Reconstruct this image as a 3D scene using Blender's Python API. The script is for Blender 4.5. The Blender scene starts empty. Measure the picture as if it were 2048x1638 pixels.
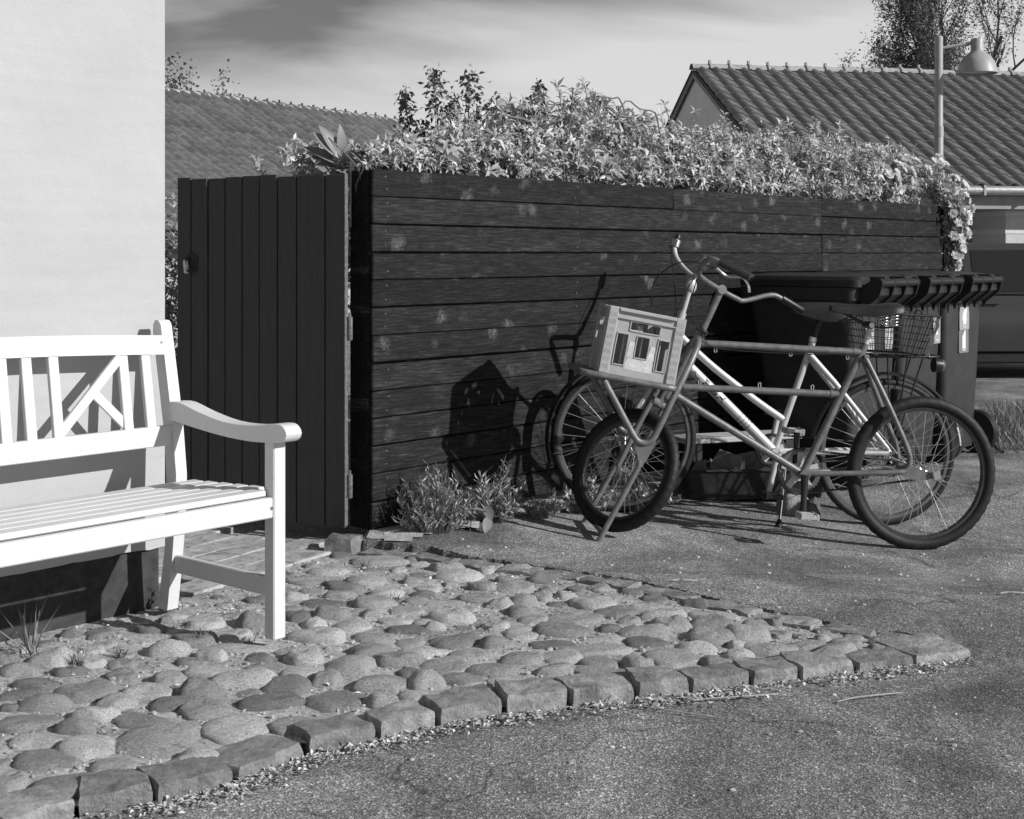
import bpy, bmesh, math, random
import numpy as np
from mathutils import Vector, Matrix, noise as mnoise

random.seed(7); RS = np.random.RandomState(11)
SC = bpy.context.scene
COL = SC.collection
PI = math.pi
rad = math.radians

# ------------------------------------------------------------------ camera
cam_d = bpy.data.cameras.new('camera'); cam = bpy.data.objects.new('camera', cam_d); COL.objects.link(cam)
cam.location = (0, 0, 1.26); cam.rotation_euler = (rad(90), 0, 0)
cam_d.sensor_width = 36.0; cam_d.lens = 48.34; cam_d.shift_y = -309.0 / 2048.0
cam_d.clip_start = 0.05; cam_d.clip_end = 1200
SC.camera = cam

# ------------------------------------------------------------------ sun and sky (black and white photograph)
SUN_AZ = (math.cos(rad(-24)), math.sin(rad(-24))); SUN_EL = rad(26.5)
sun_dir = Vector((SUN_AZ[0] * math.cos(SUN_EL), SUN_AZ[1] * math.cos(SUN_EL), math.sin(SUN_EL)))
sl = bpy.data.lights.new('sun', 'SUN'); sl.energy = 5.0; sl.angle = rad(0.53); sl.color = (1, 1, 1)
so = bpy.data.objects.new('sun', sl); COL.objects.link(so); so.location = (20, -8, 14)
so.rotation_euler = (-sun_dir).to_track_quat('-Z', 'Y').to_euler()

W = bpy.data.worlds.new('World'); SC.world = W; W.use_nodes = True
wn = W.node_tree.nodes; wl = W.node_tree.links
for n in list(wn): wn.remove(n)
w_out = wn.new('ShaderNodeOutputWorld'); w_bg = wn.new('ShaderNodeBackground')
w_sky = wn.new('ShaderNodeTexSky'); w_sky.sky_type = 'NISHITA'; w_sky.sun_disc = False
w_sky.sun_elevation = SUN_EL; w_sky.sun_rotation = math.atan2(SUN_AZ[0], SUN_AZ[1])
w_bw = wn.new('ShaderNodeRGBToBW')
w_geo = wn.new('ShaderNodeTexCoord')
w_map = wn.new('ShaderNodeMapping'); w_map.inputs['Scale'].default_value = (1.0, 1.0, 4.2)
w_map.inputs['Rotation'].default_value = (0, -0.25, 0); w_map.inputs['Location'].default_value = (1.04, 0.4, 0.3)
w_no = wn.new('ShaderNodeTexNoise'); w_no.inputs['Scale'].default_value = 1.7; w_no.inputs['Detail'].default_value = 7
w_no.inputs['Roughness'].default_value = 0.5; w_no.inputs['Distortion'].default_value = 0.55
w_ra = wn.new('ShaderNodeValToRGB')
w_ra.color_ramp.elements[0].position = 0.34; w_ra.color_ramp.elements[0].color = (1.1, 1.1, 1.1, 1)
w_ra.color_ramp.elements[1].position = 0.53; w_ra.color_ramp.elements[1].color = (8.2, 8.2, 8.2, 1)
w_ra2 = wn.new('ShaderNodeMix'); w_ra2.data_type = 'FLOAT'; w_ra2.inputs['Factor'].default_value = 0.72   # thin cloud veil over the clear sky
wl.new(w_sky.outputs[0], w_bw.inputs[0]); wl.new(w_geo.outputs['Generated'], w_map.inputs['Vector'])
wl.new(w_map.outputs[0], w_no.inputs['Vector'])
w_sep = wn.new('ShaderNodeSeparateXYZ'); wl.new(w_geo.outputs['Generated'], w_sep.inputs[0])   # haze brightens towards the horizon
w_min = wn.new('ShaderNodeMath'); w_min.operation = 'MINIMUM'; w_min.inputs[1].default_value = 0.45; wl.new(w_sep.outputs['Z'], w_min.inputs[0])
w_hz = wn.new('ShaderNodeMath'); w_hz.operation = 'MULTIPLY_ADD'; w_hz.inputs[1].default_value = -1.15; w_hz.inputs[2].default_value = 0.16; wl.new(w_min.outputs[0], w_hz.inputs[0])
w_sum = wn.new('ShaderNodeMath'); w_sum.operation = 'ADD'; wl.new(w_no.outputs['Fac'], w_sum.inputs[0]); wl.new(w_hz.outputs[0], w_sum.inputs[1])
wl.new(w_sum.outputs[0], w_ra.inputs[0])
wl.new(w_bw.outputs[0], w_ra2.inputs[2]); wl.new(w_ra.outputs[0], w_ra2.inputs[3])
wl.new(w_ra2.outputs[0], w_bg.inputs['Color']); w_bg.inputs['Strength'].default_value = 0.1
wl.new(w_bg.outputs[0], w_out.inputs[0])

vs = SC.view_settings; vs.view_transform = 'Standard'; vs.look = 'None'; vs.gamma = 1; vs.exposure = 0
vs.use_curve_mapping = False
SC.render.film_transparent = False
SC.cycles.max_bounces = 8; SC.cycles.transparent_max_bounces = 8

# ------------------------------------------------------------------ materials
class NT:
    def __init__(s, name):
        s.m = bpy.data.materials.new(name); s.m.use_nodes = True
        s.n = s.m.node_tree.nodes; s.l = s.m.node_tree.links
        s.b = s.n['Principled BSDF']
    def new(s, t, **kw):
        n = s.n.new('ShaderNode' + t)
        for k, v in kw.items(): setattr(n, k, v)
        return n
    def link(s, a, b): s.l.new(a, b)
    def coords(s, kind='Object', scale=(1, 1, 1), rand=True):
        tc = s.new('TexCoord'); mp = s.new('Mapping'); mp.inputs['Scale'].default_value = scale
        s.link(tc.outputs[kind], mp.inputs['Vector'])
        if rand:
            oi = s.new('ObjectInfo'); cm = s.new('VectorMath', operation='MULTIPLY_ADD')
            s.link(oi.outputs['Random'], cm.inputs[0]); cm.inputs[1].default_value = (37.0, 53.0, 71.0)
            s.link(mp.outputs[0], cm.inputs[2]); return cm.outputs[0]
        return mp.outputs[0]
    def noise(s, vec, scale, detail=4, rough=0.55, dist=0):
        n = s.new('TexNoise'); n.inputs['Scale'].default_value = scale; n.inputs['Detail'].default_value = detail
        n.inputs['Roughness'].default_value = rough; n.inputs['Distortion'].default_value = dist
        s.link(vec, n.inputs['Vector']); return n.outputs['Fac']
    def ramp(s, fac, stops):
        r = s.new('ValToRGB'); e = r.color_ramp.elements
        while len(e) < len(stops): e.new(0.5)
        for i, (p, c) in enumerate(stops):
            e[i].position = p; e[i].color = (c, c, c, 1)
        s.link(fac, r.inputs[0]); return r.outputs[0]
    def math(s, op, a, b=None):
        n = s.new('Math', operation=op)
        for i, q in enumerate((a, b)):
            if q is None: continue
            if isinstance(q, (int, float)): n.inputs[i].default_value = q
            else: s.link(q, n.inputs[i])
        return n.outputs[0]
    def bump(s, h, strength=0.3, dist=0.01, prev=None):
        n = s.new('Bump'); n.inputs['Strength'].default_value = strength; n.inputs['Distance'].default_value = dist
        s.link(h, n.inputs['Height'])
        if prev is not None: s.link(prev, n.inputs['Normal'])
        s.link(n.outputs[0], s.b.inputs['Normal']); return n.outputs[0]
    def out(s, col=None, rough=0.6, spec=0.4, metal=0.0):
        if col is not None:
            if isinstance(col, (int, float)): s.b.inputs['Base Color'].default_value = (col, col, col, 1)
            else: s.link(col, s.b.inputs['Base Color'])
        if isinstance(rough, (int, float)): s.b.inputs['Roughness'].default_value = rough
        else: s.link(rough, s.b.inputs['Roughness'])
        s.b.inputs['Specular IOR Level'].default_value = spec; s.b.inputs['Metallic'].default_value = metal
        return s.m

def simple(name, col, rough=0.5, spec=0.4, metal=0.0, var=0.15, vs_=12.0, bump=0.1, bs=120.0, rnd=0.0):
    t = NT(name); v = t.coords()
    a = t.noise(v, vs_, 6, 0.6)
    c = t.ramp(a, [(0.3, max(col * (1 - var), 0)), (0.7, min(col * (1 + var), 1))])
    if rnd:
        oi = t.new('ObjectInfo'); k = t.math('MULTIPLY_ADD', oi.outputs['Random'], 2 * rnd)
        k.node.inputs[2].default_value = 1 - rnd
        c = t.math('MULTIPLY', c, k)
    if bump: t.bump(t.noise(v, bs, 3), bump, 0.003)
    return t.out(c, rough, spec, metal)

def m_asphalt():
    t = NT('asphalt'); v = t.coords(rand=False)
    vo = t.new('TexVoronoi'); vo.inputs['Scale'].default_value = 210; t.link(v, vo.inputs['Vector'])
    cell = t.new('RGBToBW'); t.link(vo.outputs['Color'], cell.inputs[0])
    fine = t.ramp(cell.outputs[0], [(0.10, 0.085), (0.5, 0.19), (0.80, 0.34), (0.95, 0.70)])
    vo2 = t.new('TexVoronoi'); vo2.inputs['Scale'].default_value = 420; t.link(v, vo2.inputs['Vector'])
    c2 = t.new('RGBToBW'); t.link(vo2.outputs['Color'], c2.inputs[0])
    f2 = t.ramp(c2.outputs[0], [(0.2, 0.6), (0.8, 1.35)])
    big = t.ramp(t.noise(v, 1.3, 6, 0.65, 0.9), [(0.34, 0.62), (0.5, 1.0), (0.66, 1.5)])
    med = t.ramp(t.noise(v, 9, 4, 0.6), [(0.3, 0.8), (0.7, 1.2)])
    stain = t.ramp(t.noise(v, 0.45, 4, 0.5, 1.4), [(0.40, 0.72), (0.47, 1.0), (0.60, 1.0), (0.70, 1.22)])
    ck = t.new('TexVoronoi', feature='DISTANCE_TO_EDGE'); ck.inputs['Scale'].default_value = 0.9
    wv = t.new('VectorMath', operation='MULTIPLY_ADD'); wz = t.new('TexNoise'); wz.inputs['Scale'].default_value = 3.5; wz.inputs['Detail'].default_value = 6; t.link(v, wz.inputs['Vector'])
    t.link(wz.outputs['Color'], wv.inputs[0]); wv.inputs[1].default_value = (0.35, 0.35, 0); t.link(v, wv.inputs[2]); t.link(wv.outputs[0], ck.inputs['Vector'])
    crack = t.math('MAXIMUM', t.ramp(ck.outputs['Distance'], [(0.0, 0.45), (0.006, 1.0)]), t.ramp(t.noise(v, 1.7, 3), [(0.45, 0.0), (0.55, 1.0)]))
    c = t.math('MULTIPLY', t.math('MULTIPLY', fine, f2), t.math('MULTIPLY', big, med))
    c = t.math('MULTIPLY', t.math('MULTIPLY', c, stain), crack)
    h = t.math('SUBTRACT', 1.0, vo.outputs['Distance'])
    b1 = t.bump(vo.outputs['Distance'], 0.4, 0.004); 
    t.bump(t.noise(v, 45, 4), 0.35, 0.01, b1)
    return t.out(c, 0.82, 0.25)

def m_soil(name='sandy_soil', lo=0.2, hi=0.64):
    t = NT(name); v = t.coords(rand=False)
    a = t.noise(v, 60, 6, 0.7); b = t.noise(v, 5, 3)
    c = t.math('MULTIPLY', t.ramp(a, [(0.3, lo), (0.5, (lo + hi) / 2), (0.72, hi)]), t.ramp(b, [(0.3, 0.7), (0.7, 1.25)]))
    x = t.bump(t.noise(v, 110, 6, 0.75), 0.8, 0.008)
    t.bump(t.noise(v, 25, 3), 0.5, 0.012, x)
    return t.out(c, 0.95, 0.1)

def m_stone(name, lo, hi, rough=0.75, bump=0.45):
    t = NT(name); v = t.coords()
    oi = t.new('ObjectInfo')
    base = t.ramp(oi.outputs['Random'], [(0.0, lo), (0.6, (lo + hi) / 2), (1.0, hi)])
    sp = t.ramp(t.noise(v, 20, 9, 0.82), [(0.3, 0.62), (0.7, 1.42)])
    bl = t.ramp(t.noise(v, 14, 4, 0.6, 0.4), [(0.3, 0.72), (0.7, 1.25)])
    vn = t.ramp(t.noise(v, 5, 7, 0.7, 1.5), [(0.36, 0.6), (0.47, 1.0), (0.66, 1.0), (0.74, 1.3)])
    c = t.math('MULTIPLY', t.math('MULTIPLY', base, vn), t.math('MULTIPLY', sp, bl))
    x = t.bump(t.noise(v, 26, 9, 0.8), bump * 0.8, 0.02)
    t.bump(t.noise(v, 6, 5, 0.65), bump * 0.7, 0.05, x)
    return t.out(c, rough, 0.3)

def m_fence():
    t = NT('black_stained_timber'); v = t.coords()
    st = t.new('Mapping'); st.inputs['Scale'].default_value = (1.3, 10, 24); t.link(v, st.inputs['Vector'])
    g = t.noise(st.outputs[0], 7, 6, 0.65, 0.5)
    base = t.ramp(g, [(0.32, 0.003), (0.5, 0.009), (0.72, 0.034)])
    wob = t.new('VectorMath', operation='MULTIPLY_ADD'); nz = t.new('TexNoise'); nz.inputs['Scale'].default_value = 22; t.link(v, nz.inputs['Vector'])
    t.link(nz.outputs['Color'], wob.inputs[0]); wob.inputs[1].default_value = (0.09, 0.0, 0.09); t.link(v, wob.inputs[2])
    kn = t.new('Mapping'); kn.inputs['Scale'].default_value = (5.2, 0.01, 6.5); t.link(wob.outputs[0], kn.inputs['Vector'])
    vo = t.new('TexVoronoi'); vo.inputs['Scale'].default_value = 1.0; vo.inputs['Randomness'].default_value = 1.0
    t.link(kn.outputs[0], vo.inputs['Vector'])
    cellv = t.new('RGBToBW'); t.link(vo.outputs['Color'], cellv.inputs[0])
    k = t.math('MULTIPLY', t.ramp(vo.outputs['Distance'], [(0.02, 1.0), (0.26, 0.0)]), t.ramp(cellv.outputs[0], [(0.44, 1.0), (0.50, 0.0)]))
    strk = t.new('Mapping'); strk.inputs['Scale'].default_value = (60, 1, 25); strk.inputs['Rotation'].default_value = (0, 0.5, 0); t.link(v, strk.inputs['Vector'])
    kk = t.math('MULTIPLY', k, t.ramp(t.noise(strk.outputs[0], 3.0, 5, 0.75), [(0.40, 0.0), (0.66, 1.0)]))
    sc = t.new('Mapping'); sc.inputs['Scale'].default_value = (30, 1, 1.5); t.link(v, sc.inputs['Vector'])
    scr = t.ramp(t.noise(sc.outputs[0], 3, 5, 0.85, 1.2), [(0.66, 0.0), (0.8, 1.0)])
    fl = t.ramp(t.noise(v, 210, 2, 0.5), [(0.69, 0.0), (0.76, 1.0)])
    oi = t.new('ObjectInfo'); tone = t.ramp(oi.outputs['Random'], [(0.0, 0.7), (1.0, 1.5)])
    lg = t.new('Mapping'); lg.inputs['Scale'].default_value = (1.6, 4, 7); t.link(v, lg.inputs['Vector'])
    smu = t.ramp(t.noise(lg.outputs[0], 2.4, 6, 0.7, 0.8), [(0.3, 0.55), (0.5, 1.0), (0.7, 2.0)])
    base = t.math('MULTIPLY', base, t.math('MULTIPLY', tone, smu))
    c = t.math('ADD', base, t.math('MULTIPLY', kk, 0.20))
    c = t.math('ADD', c, t.math('MULTIPLY', scr, 0.035))
    c = t.math('ADD', c, t.math('MULTIPLY', fl, 0.04))
    x = t.bump(g, 0.5, 0.006)
    t.bump(vo.outputs['Distance'], 0.15, 0.01, x)
    return t.out(c, t.ramp(t.noise(v, 30, 3), [(0.3, 0.5), (0.7, 0.75)]), 0.18)

def m_wood(name, col, stretch=(1.5, 14, 14), var=0.25, rough=0.6, bump=0.25):
    t = NT(name); v = t.coords(scale=stretch)
    g = t.noise(v, 5, 5, 0.6, 0.4)
    c = t.ramp(g, [(0.3, col * (1 - var)), (0.7, col * (1 + var))])
    t.bump(g, bump, 0.004)
    return t.out(c, rough, 0.35)

def m_plaster():
    t = NT('white_plaster'); v = t.coords(rand=False)
    a = t.noise(v, 2.2, 5, 0.6); b = t.noise(v, 230, 3, 0.7)
    st = t.new('Mapping'); st.inputs['Scale'].default_value = (0.6, 1, 9); t.link(v, st.inputs['Vector'])
    d = t.noise(st.outputs[0], 3, 5, 0.6)
    c = t.math('MULTIPLY', t.ramp(a, [(0.3, 0.41), (0.7, 0.46)]), t.ramp(b, [(0.25, 0.88), (0.75, 1.1)]))
    c = t.math('MULTIPLY', c, t.ramp(d, [(0.3, 0.965), (0.7, 1.02)]))
    x = t.bump(b, 0.35, 0.004)
    t.bump(t.noise(v, 18, 4), 0.25, 0.012, x)
    return t.out(c, 0.9, 0.2)

def m_paint():
    t = NT('white_bench_paint'); v = t.coords()
    g = t.noise(v, 5, 6, 0.65); f = t.noise(v, 260, 3, 0.6); ch = t.ramp(t.noise(v, 34, 6, 0.75), [(0.70, 0.0), (0.76, 1.0)])
    c = t.math('MULTIPLY', t.ramp(g, [(0.3, 0.57), (0.7, 0.64)]), t.ramp(f, [(0.3, 0.96), (0.7, 1.03)]))
    c = t.math('SUBTRACT', c, t.math('MULTIPLY', ch, 0.12))
    st = t.new('Mapping'); st.inputs['Scale'].default_value = (9, 9, 60); t.link(v, st.inputs['Vector'])
    x = t.bump(t.noise(st.outputs[0], 3, 4), 0.12, 0.004); t.bump(t.noise(v, 90, 4), 0.12, 0.003, x)
    return t.out(c, 0.5, 0.35)

def m_leaf(name, col, var=0.45, transl=0.25, rough=0.42):
    t = NT(name)
    g = t.new('NewGeometry'); tc = t.coords(rand=False)
    r = t.ramp(g.outputs['Random Per Island'], [(0.0, col * (1 - var)), (0.7, col), (1.0, min(1, col * (1 + var)))])
    t.out(r, rough, 0.45)
    tr = t.new('BsdfTranslucent'); t.link(r, tr.inputs['Color'])
    mx = t.new('MixShader'); mx.inputs[0].default_value = transl
    t.link(t.b.outputs[0], mx.inputs[1]); t.link(tr.outputs[0], mx.inputs[2])
    t.link(mx.outputs[0], t.n['Material Output'].inputs['Surface'])
    return t.m

M = dict(
    asphalt=m_asphalt(), soil=m_soil(), verge_soil=m_soil('verge_soil', 0.12, 0.3),
    cobble=m_stone('cobble_granite', 0.30, 0.86, 0.8, 1.0), kerb=m_stone('kerb_granite', 0.23, 0.38, 0.85, 1.0),
    paver=m_stone('concrete_paver', 0.36, 0.41, 0.9, 0.25), block=m_stone('rough_block', 0.16, 0.22, 0.9, 0.8),
    fence=m_fence(), gate=m_wood('gate_timber', 0.068, (14, 14, 1.2), 0.14, 0.7, 0.15),
    gate_metal=simple('worn_metal', 0.14, 0.5, 0.5, 0.2, 0.4, 60),
    plaster=m_plaster(), plinth=simple('dark_plinth', 0.045, 0.8, 0.2, 0, 0.35, 25, 0.4, 90),
    white=m_paint(),
    latch=simple('sunlit_latch_steel', 0.75, 0.4, 0.5, 0.1, 0.3, 60), screw=simple('screw', 0.2, 0.4, 0.5, 0.6),  # latch plate: the sun it catches is put into its whitish colour
    leaf=m_leaf('creeper_leaf', 0.48, 0.5, 0.28), leaf_pale=m_leaf('young_leaf', 0.52, 0.4, 0.25), leaf_dark=m_leaf('maple_leaf', 0.15, 0.5, 0.2),
    leaf_tree=m_leaf('tree_leaf', 0.17, 0.5, 0.15), leaf_herb=m_leaf('herb_leaf', 0.34, 0.5, 0.2),
    leaf_big=m_leaf('broad_leaf', 0.27, 0.35, 0.25), petal=m_leaf('petal', 0.78, 0.12, 0.3, 0.6),
    grass=m_leaf('grass_blade', 0.22, 0.5, 0.2), straw=m_leaf('dry_litter', 0.58, 0.55, 0.1, 0.8),
    bark=simple('bark', 0.09, 0.9, 0.1, 0, 0.4, 30, 0.6, 60), twig=simple('dry_twig', 0.36, 0.8, 0.2, 0, 0.2, 40),
    stem=simple('green_stem', 0.16, 0.6, 0.3, 0, 0.3, 30),
    tile=simple('roof_tile', 0.145, 0.62, 0.35, 0, 0.3, 9, 0.3, 60, 0.22), tile_dark=simple('roof_tile_glazed', 0.15, 0.5, 0.4, 0, 0.25, 9, 0.3, 60, 0.2),
    ridge=simple('ridge_mortar', 0.34, 0.8, 0.2, 0, 0.3, 14, 0.4, 60),
    wall_grey=simple('grey_render', 0.34, 0.9, 0.15, 0, 0.12, 6, 0.3, 90), wall_gable=simple('gable_render', 0.78, 0.9, 0.15, 0, 0.08, 6, 0.3, 90), wall_pale=simple('pale_brick_wall', 0.55, 0.9, 0.15, 0, 0.1, 20, 0.4, 90),
    wall_band=simple('pale_band', 0.66, 0.85, 0.2, 0, 0.1, 20), zinc=simple('zinc_gutter', 0.36, 0.45, 0.5, 0.4, 0.2, 20),
    glass_dark=simple('dark_glass', 0.02, 0.05, 0.7, 0, 0.0, 5, 0.0), frame_grey=simple('window_frame', 0.45, 0.5, 0.4, 0, 0.1),
    lamp=simple('lamp_grey_paint', 0.34, 0.45, 0.4, 0, 0.12, 10), lamp_in=simple('lamp_inner', 0.6, 0.6, 0.3),
    car=simple('car_paint', 0.042, 0.25, 0.6, 0, 0.08, 3, 0.0), rubber=simple('tyre_rubber', 0.011, 0.62, 0.35, 0, 0.35, 40, 0.3, 150),
    black=simple('black_plastic', 0.018, 0.38, 0.45, 0, 0.2, 20, 0.12, 200), binp=simple('bin_plastic', 0.030, 0.5, 0.4, 0, 0.25, 10, 0.25, 160),
    lid=simple('bin_lid_plastic', 0.022, 0.42, 0.45, 0, 0.3, 14, 0.2, 120),
    sticker=simple('sticker', 0.30, 0.5, 0.3, 0, 0.06, 30, 0), sticker2=simple('sticker_grey', 0.17, 0.5, 0.3, 0, 0.06, 30, 0),
    glyph=simple('sticker_white', 0.62, 0.5, 0.3, 0, 0.05, 30, 0),
    bike_grey=simple('matte_grey_frame', 0.15, 0.42, 0.45, 0.15, 0.3, 28, 0.1, 300),
    silver=simple('silver_frame', 0.52, 0.42, 0.45, 0.2, 0.05, 30, 0.03, 300), chrome=simple('chrome', 0.62, 0.16, 0.5, 1.0, 0.08, 60, 0.03),
    steel=simple('spoke_steel', 0.62, 0.28, 0.5, 0.9, 0.05, 20, 0), brass=simple('padlock_metal', 0.50, 0.3, 0.5, 0.8, 0.15, 90),
    leather=simple('saddle_leather', 0.022, 0.5, 0.4, 0, 0.3, 40, 0.3, 180), rim=simple('rim_dark', 0.055, 0.35, 0.5, 0.4, 0.2, 30),
    rim2=simple('rim_grey', 0.16, 0.3, 0.5, 0.5, 0.2, 30), chain=simple('chain_steel', 0.06, 0.45, 0.5, 0.5, 0.4, 200),
    crate=simple('grey_crate_plastic', 0.40, 0.5, 0.35, 0, 0.07, 30, 0.08, 250), crate_label=simple('worn_crate_print', 0.62, 0.6, 0.3, 0, 0.22, 45, 0),
    decal=simple('frame_decal', 0.03, 0.4, 0.4), clear=simple('clear_pedal', 0.42, 0.2, 0.6, 0.1, 0.3, 80), plank=m_wood('weathered_plank', 0.42, (2, 14, 14), 0.25, 0.8),
    tub=simple('dark_tub', 0.03, 0.6, 0.3, 0, 0.4, 30, 0.3), card=simple('old_cardboard', 0.22, 0.8, 0.2, 0, 0.3, 30), rag=simple('light_rag', 0.6, 0.85, 0.1, 0, 0.2, 60, 0.4),
)

# ------------------------------------------------------------------ geometry helpers
class MB:
    def __init__(s): s.v = []; s.f = []
    def raw(s, v, f, mtx=None):
        o = len(s.v)
        if mtx is not None: v = [tuple(mtx @ Vector(p)) for p in v]
        s.v += [tuple(p) for p in v]; s.f += [tuple(i + o for i in q) for q in f]; return s
    def box(s, c, d, mtx=None, bev=0.0):
        x, y, z = [q / 2 for q in d]
        if bev <= 0:
            v = [(c[0] + i * x, c[1] + j * y, c[2] + k * z) for i in (-1, 1) for j in (-1, 1) for k in (-1, 1)]
            f = [(0, 1, 3, 2), (4, 6, 7, 5), (0, 4, 5, 1), (2, 3, 7, 6), (0, 2, 6, 4), (1, 5, 7, 3)]
            return s.raw(v, f, mtx)
        b = min(bev, x * 0.9, y * 0.9, z * 0.9)
        bm = bmesh.new(); bmesh.ops.create_cube(bm, size=1)
        for p in bm.verts: p.co = Vector((p.co.x * 2 * x, p.co.y * 2 * y, p.co.z * 2 * z))
        bmesh.ops.bevel(bm, geom=bm.edges[:], offset=b, segments=1, affect='EDGES')
        v = [(p.co.x + c[0], p.co.y + c[1], p.co.z + c[2]) for p in bm.verts]; bm.verts.index_update()
        f = [tuple(p.index for p in q.verts) for q in bm.faces]; bm.free()
        return s.raw(v, f, mtx)
    def bar(s, a, b, w, h, up=(0, 0, 1), bev=0.0):
        a = Vector(a); b = Vector(b); d = b - a; L = d.length; x = d.normalized(); up = Vector(up)
        y = up.cross(x).normalized(); z = x.cross(y)
        m = Matrix(((x.x, y.x, z.x, 0), (x.y, y.y, z.y, 0), (x.z, y.z, z.z, 0), (0, 0, 0, 1)))
        m.translation = (a + b) / 2
        return s.box((0, 0, 0), (L, w, h), m, bev)
    def tube(s, pts, r, n=8, closed=False, caps=True):
        P = [Vector(p) for p in pts]; N = len(P)
        R = r if hasattr(r, '__len__') else [r] * N
        o = len(s.v); T = []
        for i in range(N):
            if closed: d = P[(i + 1) % N] - P[i - 1]
            else: d = P[min(i + 1, N - 1)] - P[max(i - 1, 0)]
            T.append(d.normalized() if d.length > 1e-9 else Vector((0, 0, 1)))
        u = T[0].orthogonal().normalized()
        for i in range(N):
            u = (u - T[i] * u.dot(T[i]))
            u = u.normalized() if u.length > 1e-6 else T[i].orthogonal().normalized()
            w = T[i].cross(u)
            for k in range(n):
                a = 2 * PI * k / n
                s.v.append(tuple(P[i] + (u * math.cos(a) + w * math.sin(a)) * R[i]))
        M_ = N if closed else N - 1
        for i in range(M_):
            j = (i + 1) % N
            for k in range(n):
                k2 = (k + 1) % n
                s.f.append((o + i * n + k, o + i * n + k2, o + j * n + k2, o + j * n + k))
        if caps and not closed:
            s.f.append(tuple(o + k for k in range(n))[::-1]); s.f.append(tuple(o + (N - 1) * n + k for k in range(n)))
        return s
    def lathe(s, prof, n=24, mtx=None, caps=True):
        v = []; f = []
        for (r, z) in prof:
            for k in range(n):
                a = 2 * PI * k / n; v.append((r * math.cos(a), r * math.sin(a), z))
        for i in range(len(prof) - 1):
            for k in range(n):
                k2 = (k + 1) % n; f.append((i * n + k, i * n + k2, (i + 1) * n + k2, (i + 1) * n + k))
        if caps:
            f.append(tuple(range(n))[::-1]); f.append(tuple((len(prof) - 1) * n + k for k in range(n)))
        return s.raw(v, f, mtx)
    def prism(s, poly, h0, h1, mtx=None):
        n = len(poly)
        v = [(p[0], p[1], h0) for p in poly] + [(p[0], p[1], h1) for p in poly]
        f = [tuple(range(n))[::-1], tuple(range(n, 2 * n))] + [(i, (i + 1) % n, n + (i + 1) % n, n + i) for i in range(n)]
        return s.raw(v, f, mtx)
    def quad(s, a, b, c, d): return s.raw([a, b, c, d], [(0, 1, 2, 3)])
    def ball(s, c, r, n=8, m=6, mtx=None):
        rr = r if hasattr(r, '__len__') else (r, r, r)
        v = []; f = []
        for i in range(m + 1):
            th = PI * i / m
            for k in range(n):
                a = 2 * PI * k / n
                v.append((c[0] + rr[0] * math.sin(th) * math.cos(a), c[1] + rr[1] * math.sin(th) * math.sin(a), c[2] + rr[2] * math.cos(th)))
        for i in range(m):
            for k in range(n):
                k2 = (k + 1) % n; f.append((i * n + k, (i + 1) * n + k, (i + 1) * n + k2, i * n + k2))
        return s.raw(v, f, mtx)

def XZ(mx):  # map prism (a, b, h) -> local (h, a, b): polygon in the y-z plane, extruded along x
    return mx @ Matrix(((0, 0, 1, 0), (1, 0, 0, 0), (0, 1, 0, 0), (0, 0, 0, 1)))
YZ_X = Matrix(((0, 0, 1, 0), (1, 0, 0, 0), (0, 1, 0, 0), (0, 0, 0, 1)))
XZ_Y = Matrix(((1, 0, 0, 0), (0, 0, -1, 0), (0, 1, 0, 0), (0, 0, 0, 1)))  # polygon in x-z, extruded along -y

def crom(pts, k=6, closed=False):
    P = [Vector(p) for p in pts]; n = len(P); out = []
    rng = range(n) if closed else range(n - 1)
    for i in rng:
        if closed: a, b, c, d = P[i - 1], P[i], P[(i + 1) % n], P[(i + 2) % n]
        else: a, b, c, d = P[max(i - 1, 0)], P[i], P[i + 1], P[min(i + 2, n - 1)]
        for j in range(k):
            t = j / k
            out.append(0.5 * ((2 * b) + (c - a) * t + (2 * a - 5 * b + 4 * c - d) * t * t + (3 * b - a - 3 * c + d) * t ** 3))
    if not closed: out.append(P[-1])
    return out

def mesh_of(name, mb, m, smooth=35):
    me = bpy.data.meshes.new(name); me.from_pydata(mb.v, [], mb.f); me.update()
    if m is not None: me.materials.append(M[m] if isinstance(m, str) else m)
    if smooth:
        me.shade_smooth(); me.set_sharp_from_angle(angle=rad(smooth))
    return me

def link(name, data, parent=None, loc=None, rot=None, scale=None):
    o = bpy.data.objects.new(name, data); COL.objects.link(o)
    if parent is not None: o.parent = parent
    if loc is not None: o.location = loc
    if rot is not None: o.rotation_euler = rot
    if scale is not None: o.scale = scale
    return o

def ob(name, mb, m, parent=None, smooth=35, **kw): return link(name, mesh_of(name, mb, m, smooth), parent, **kw)

def tag(o, label, cat, group=None):
    o['label'] = label; o['category'] = cat
    if group: o['group'] = group
    return o

def thing(name, label, cat, loc=(0, 0, 0), rot=(0, 0, 0), group=None):
    o = bpy.data.objects.new(name, None); COL.objects.link(o); o.empty_display_size = 0.1
    o.location = loc; o.rotation_euler = rot
    return tag(o, label, cat, group)

def struct(o): o['kind'] = 'structure'; return o
def stuff(o): o['kind'] = 'stuff'; return o

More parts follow.
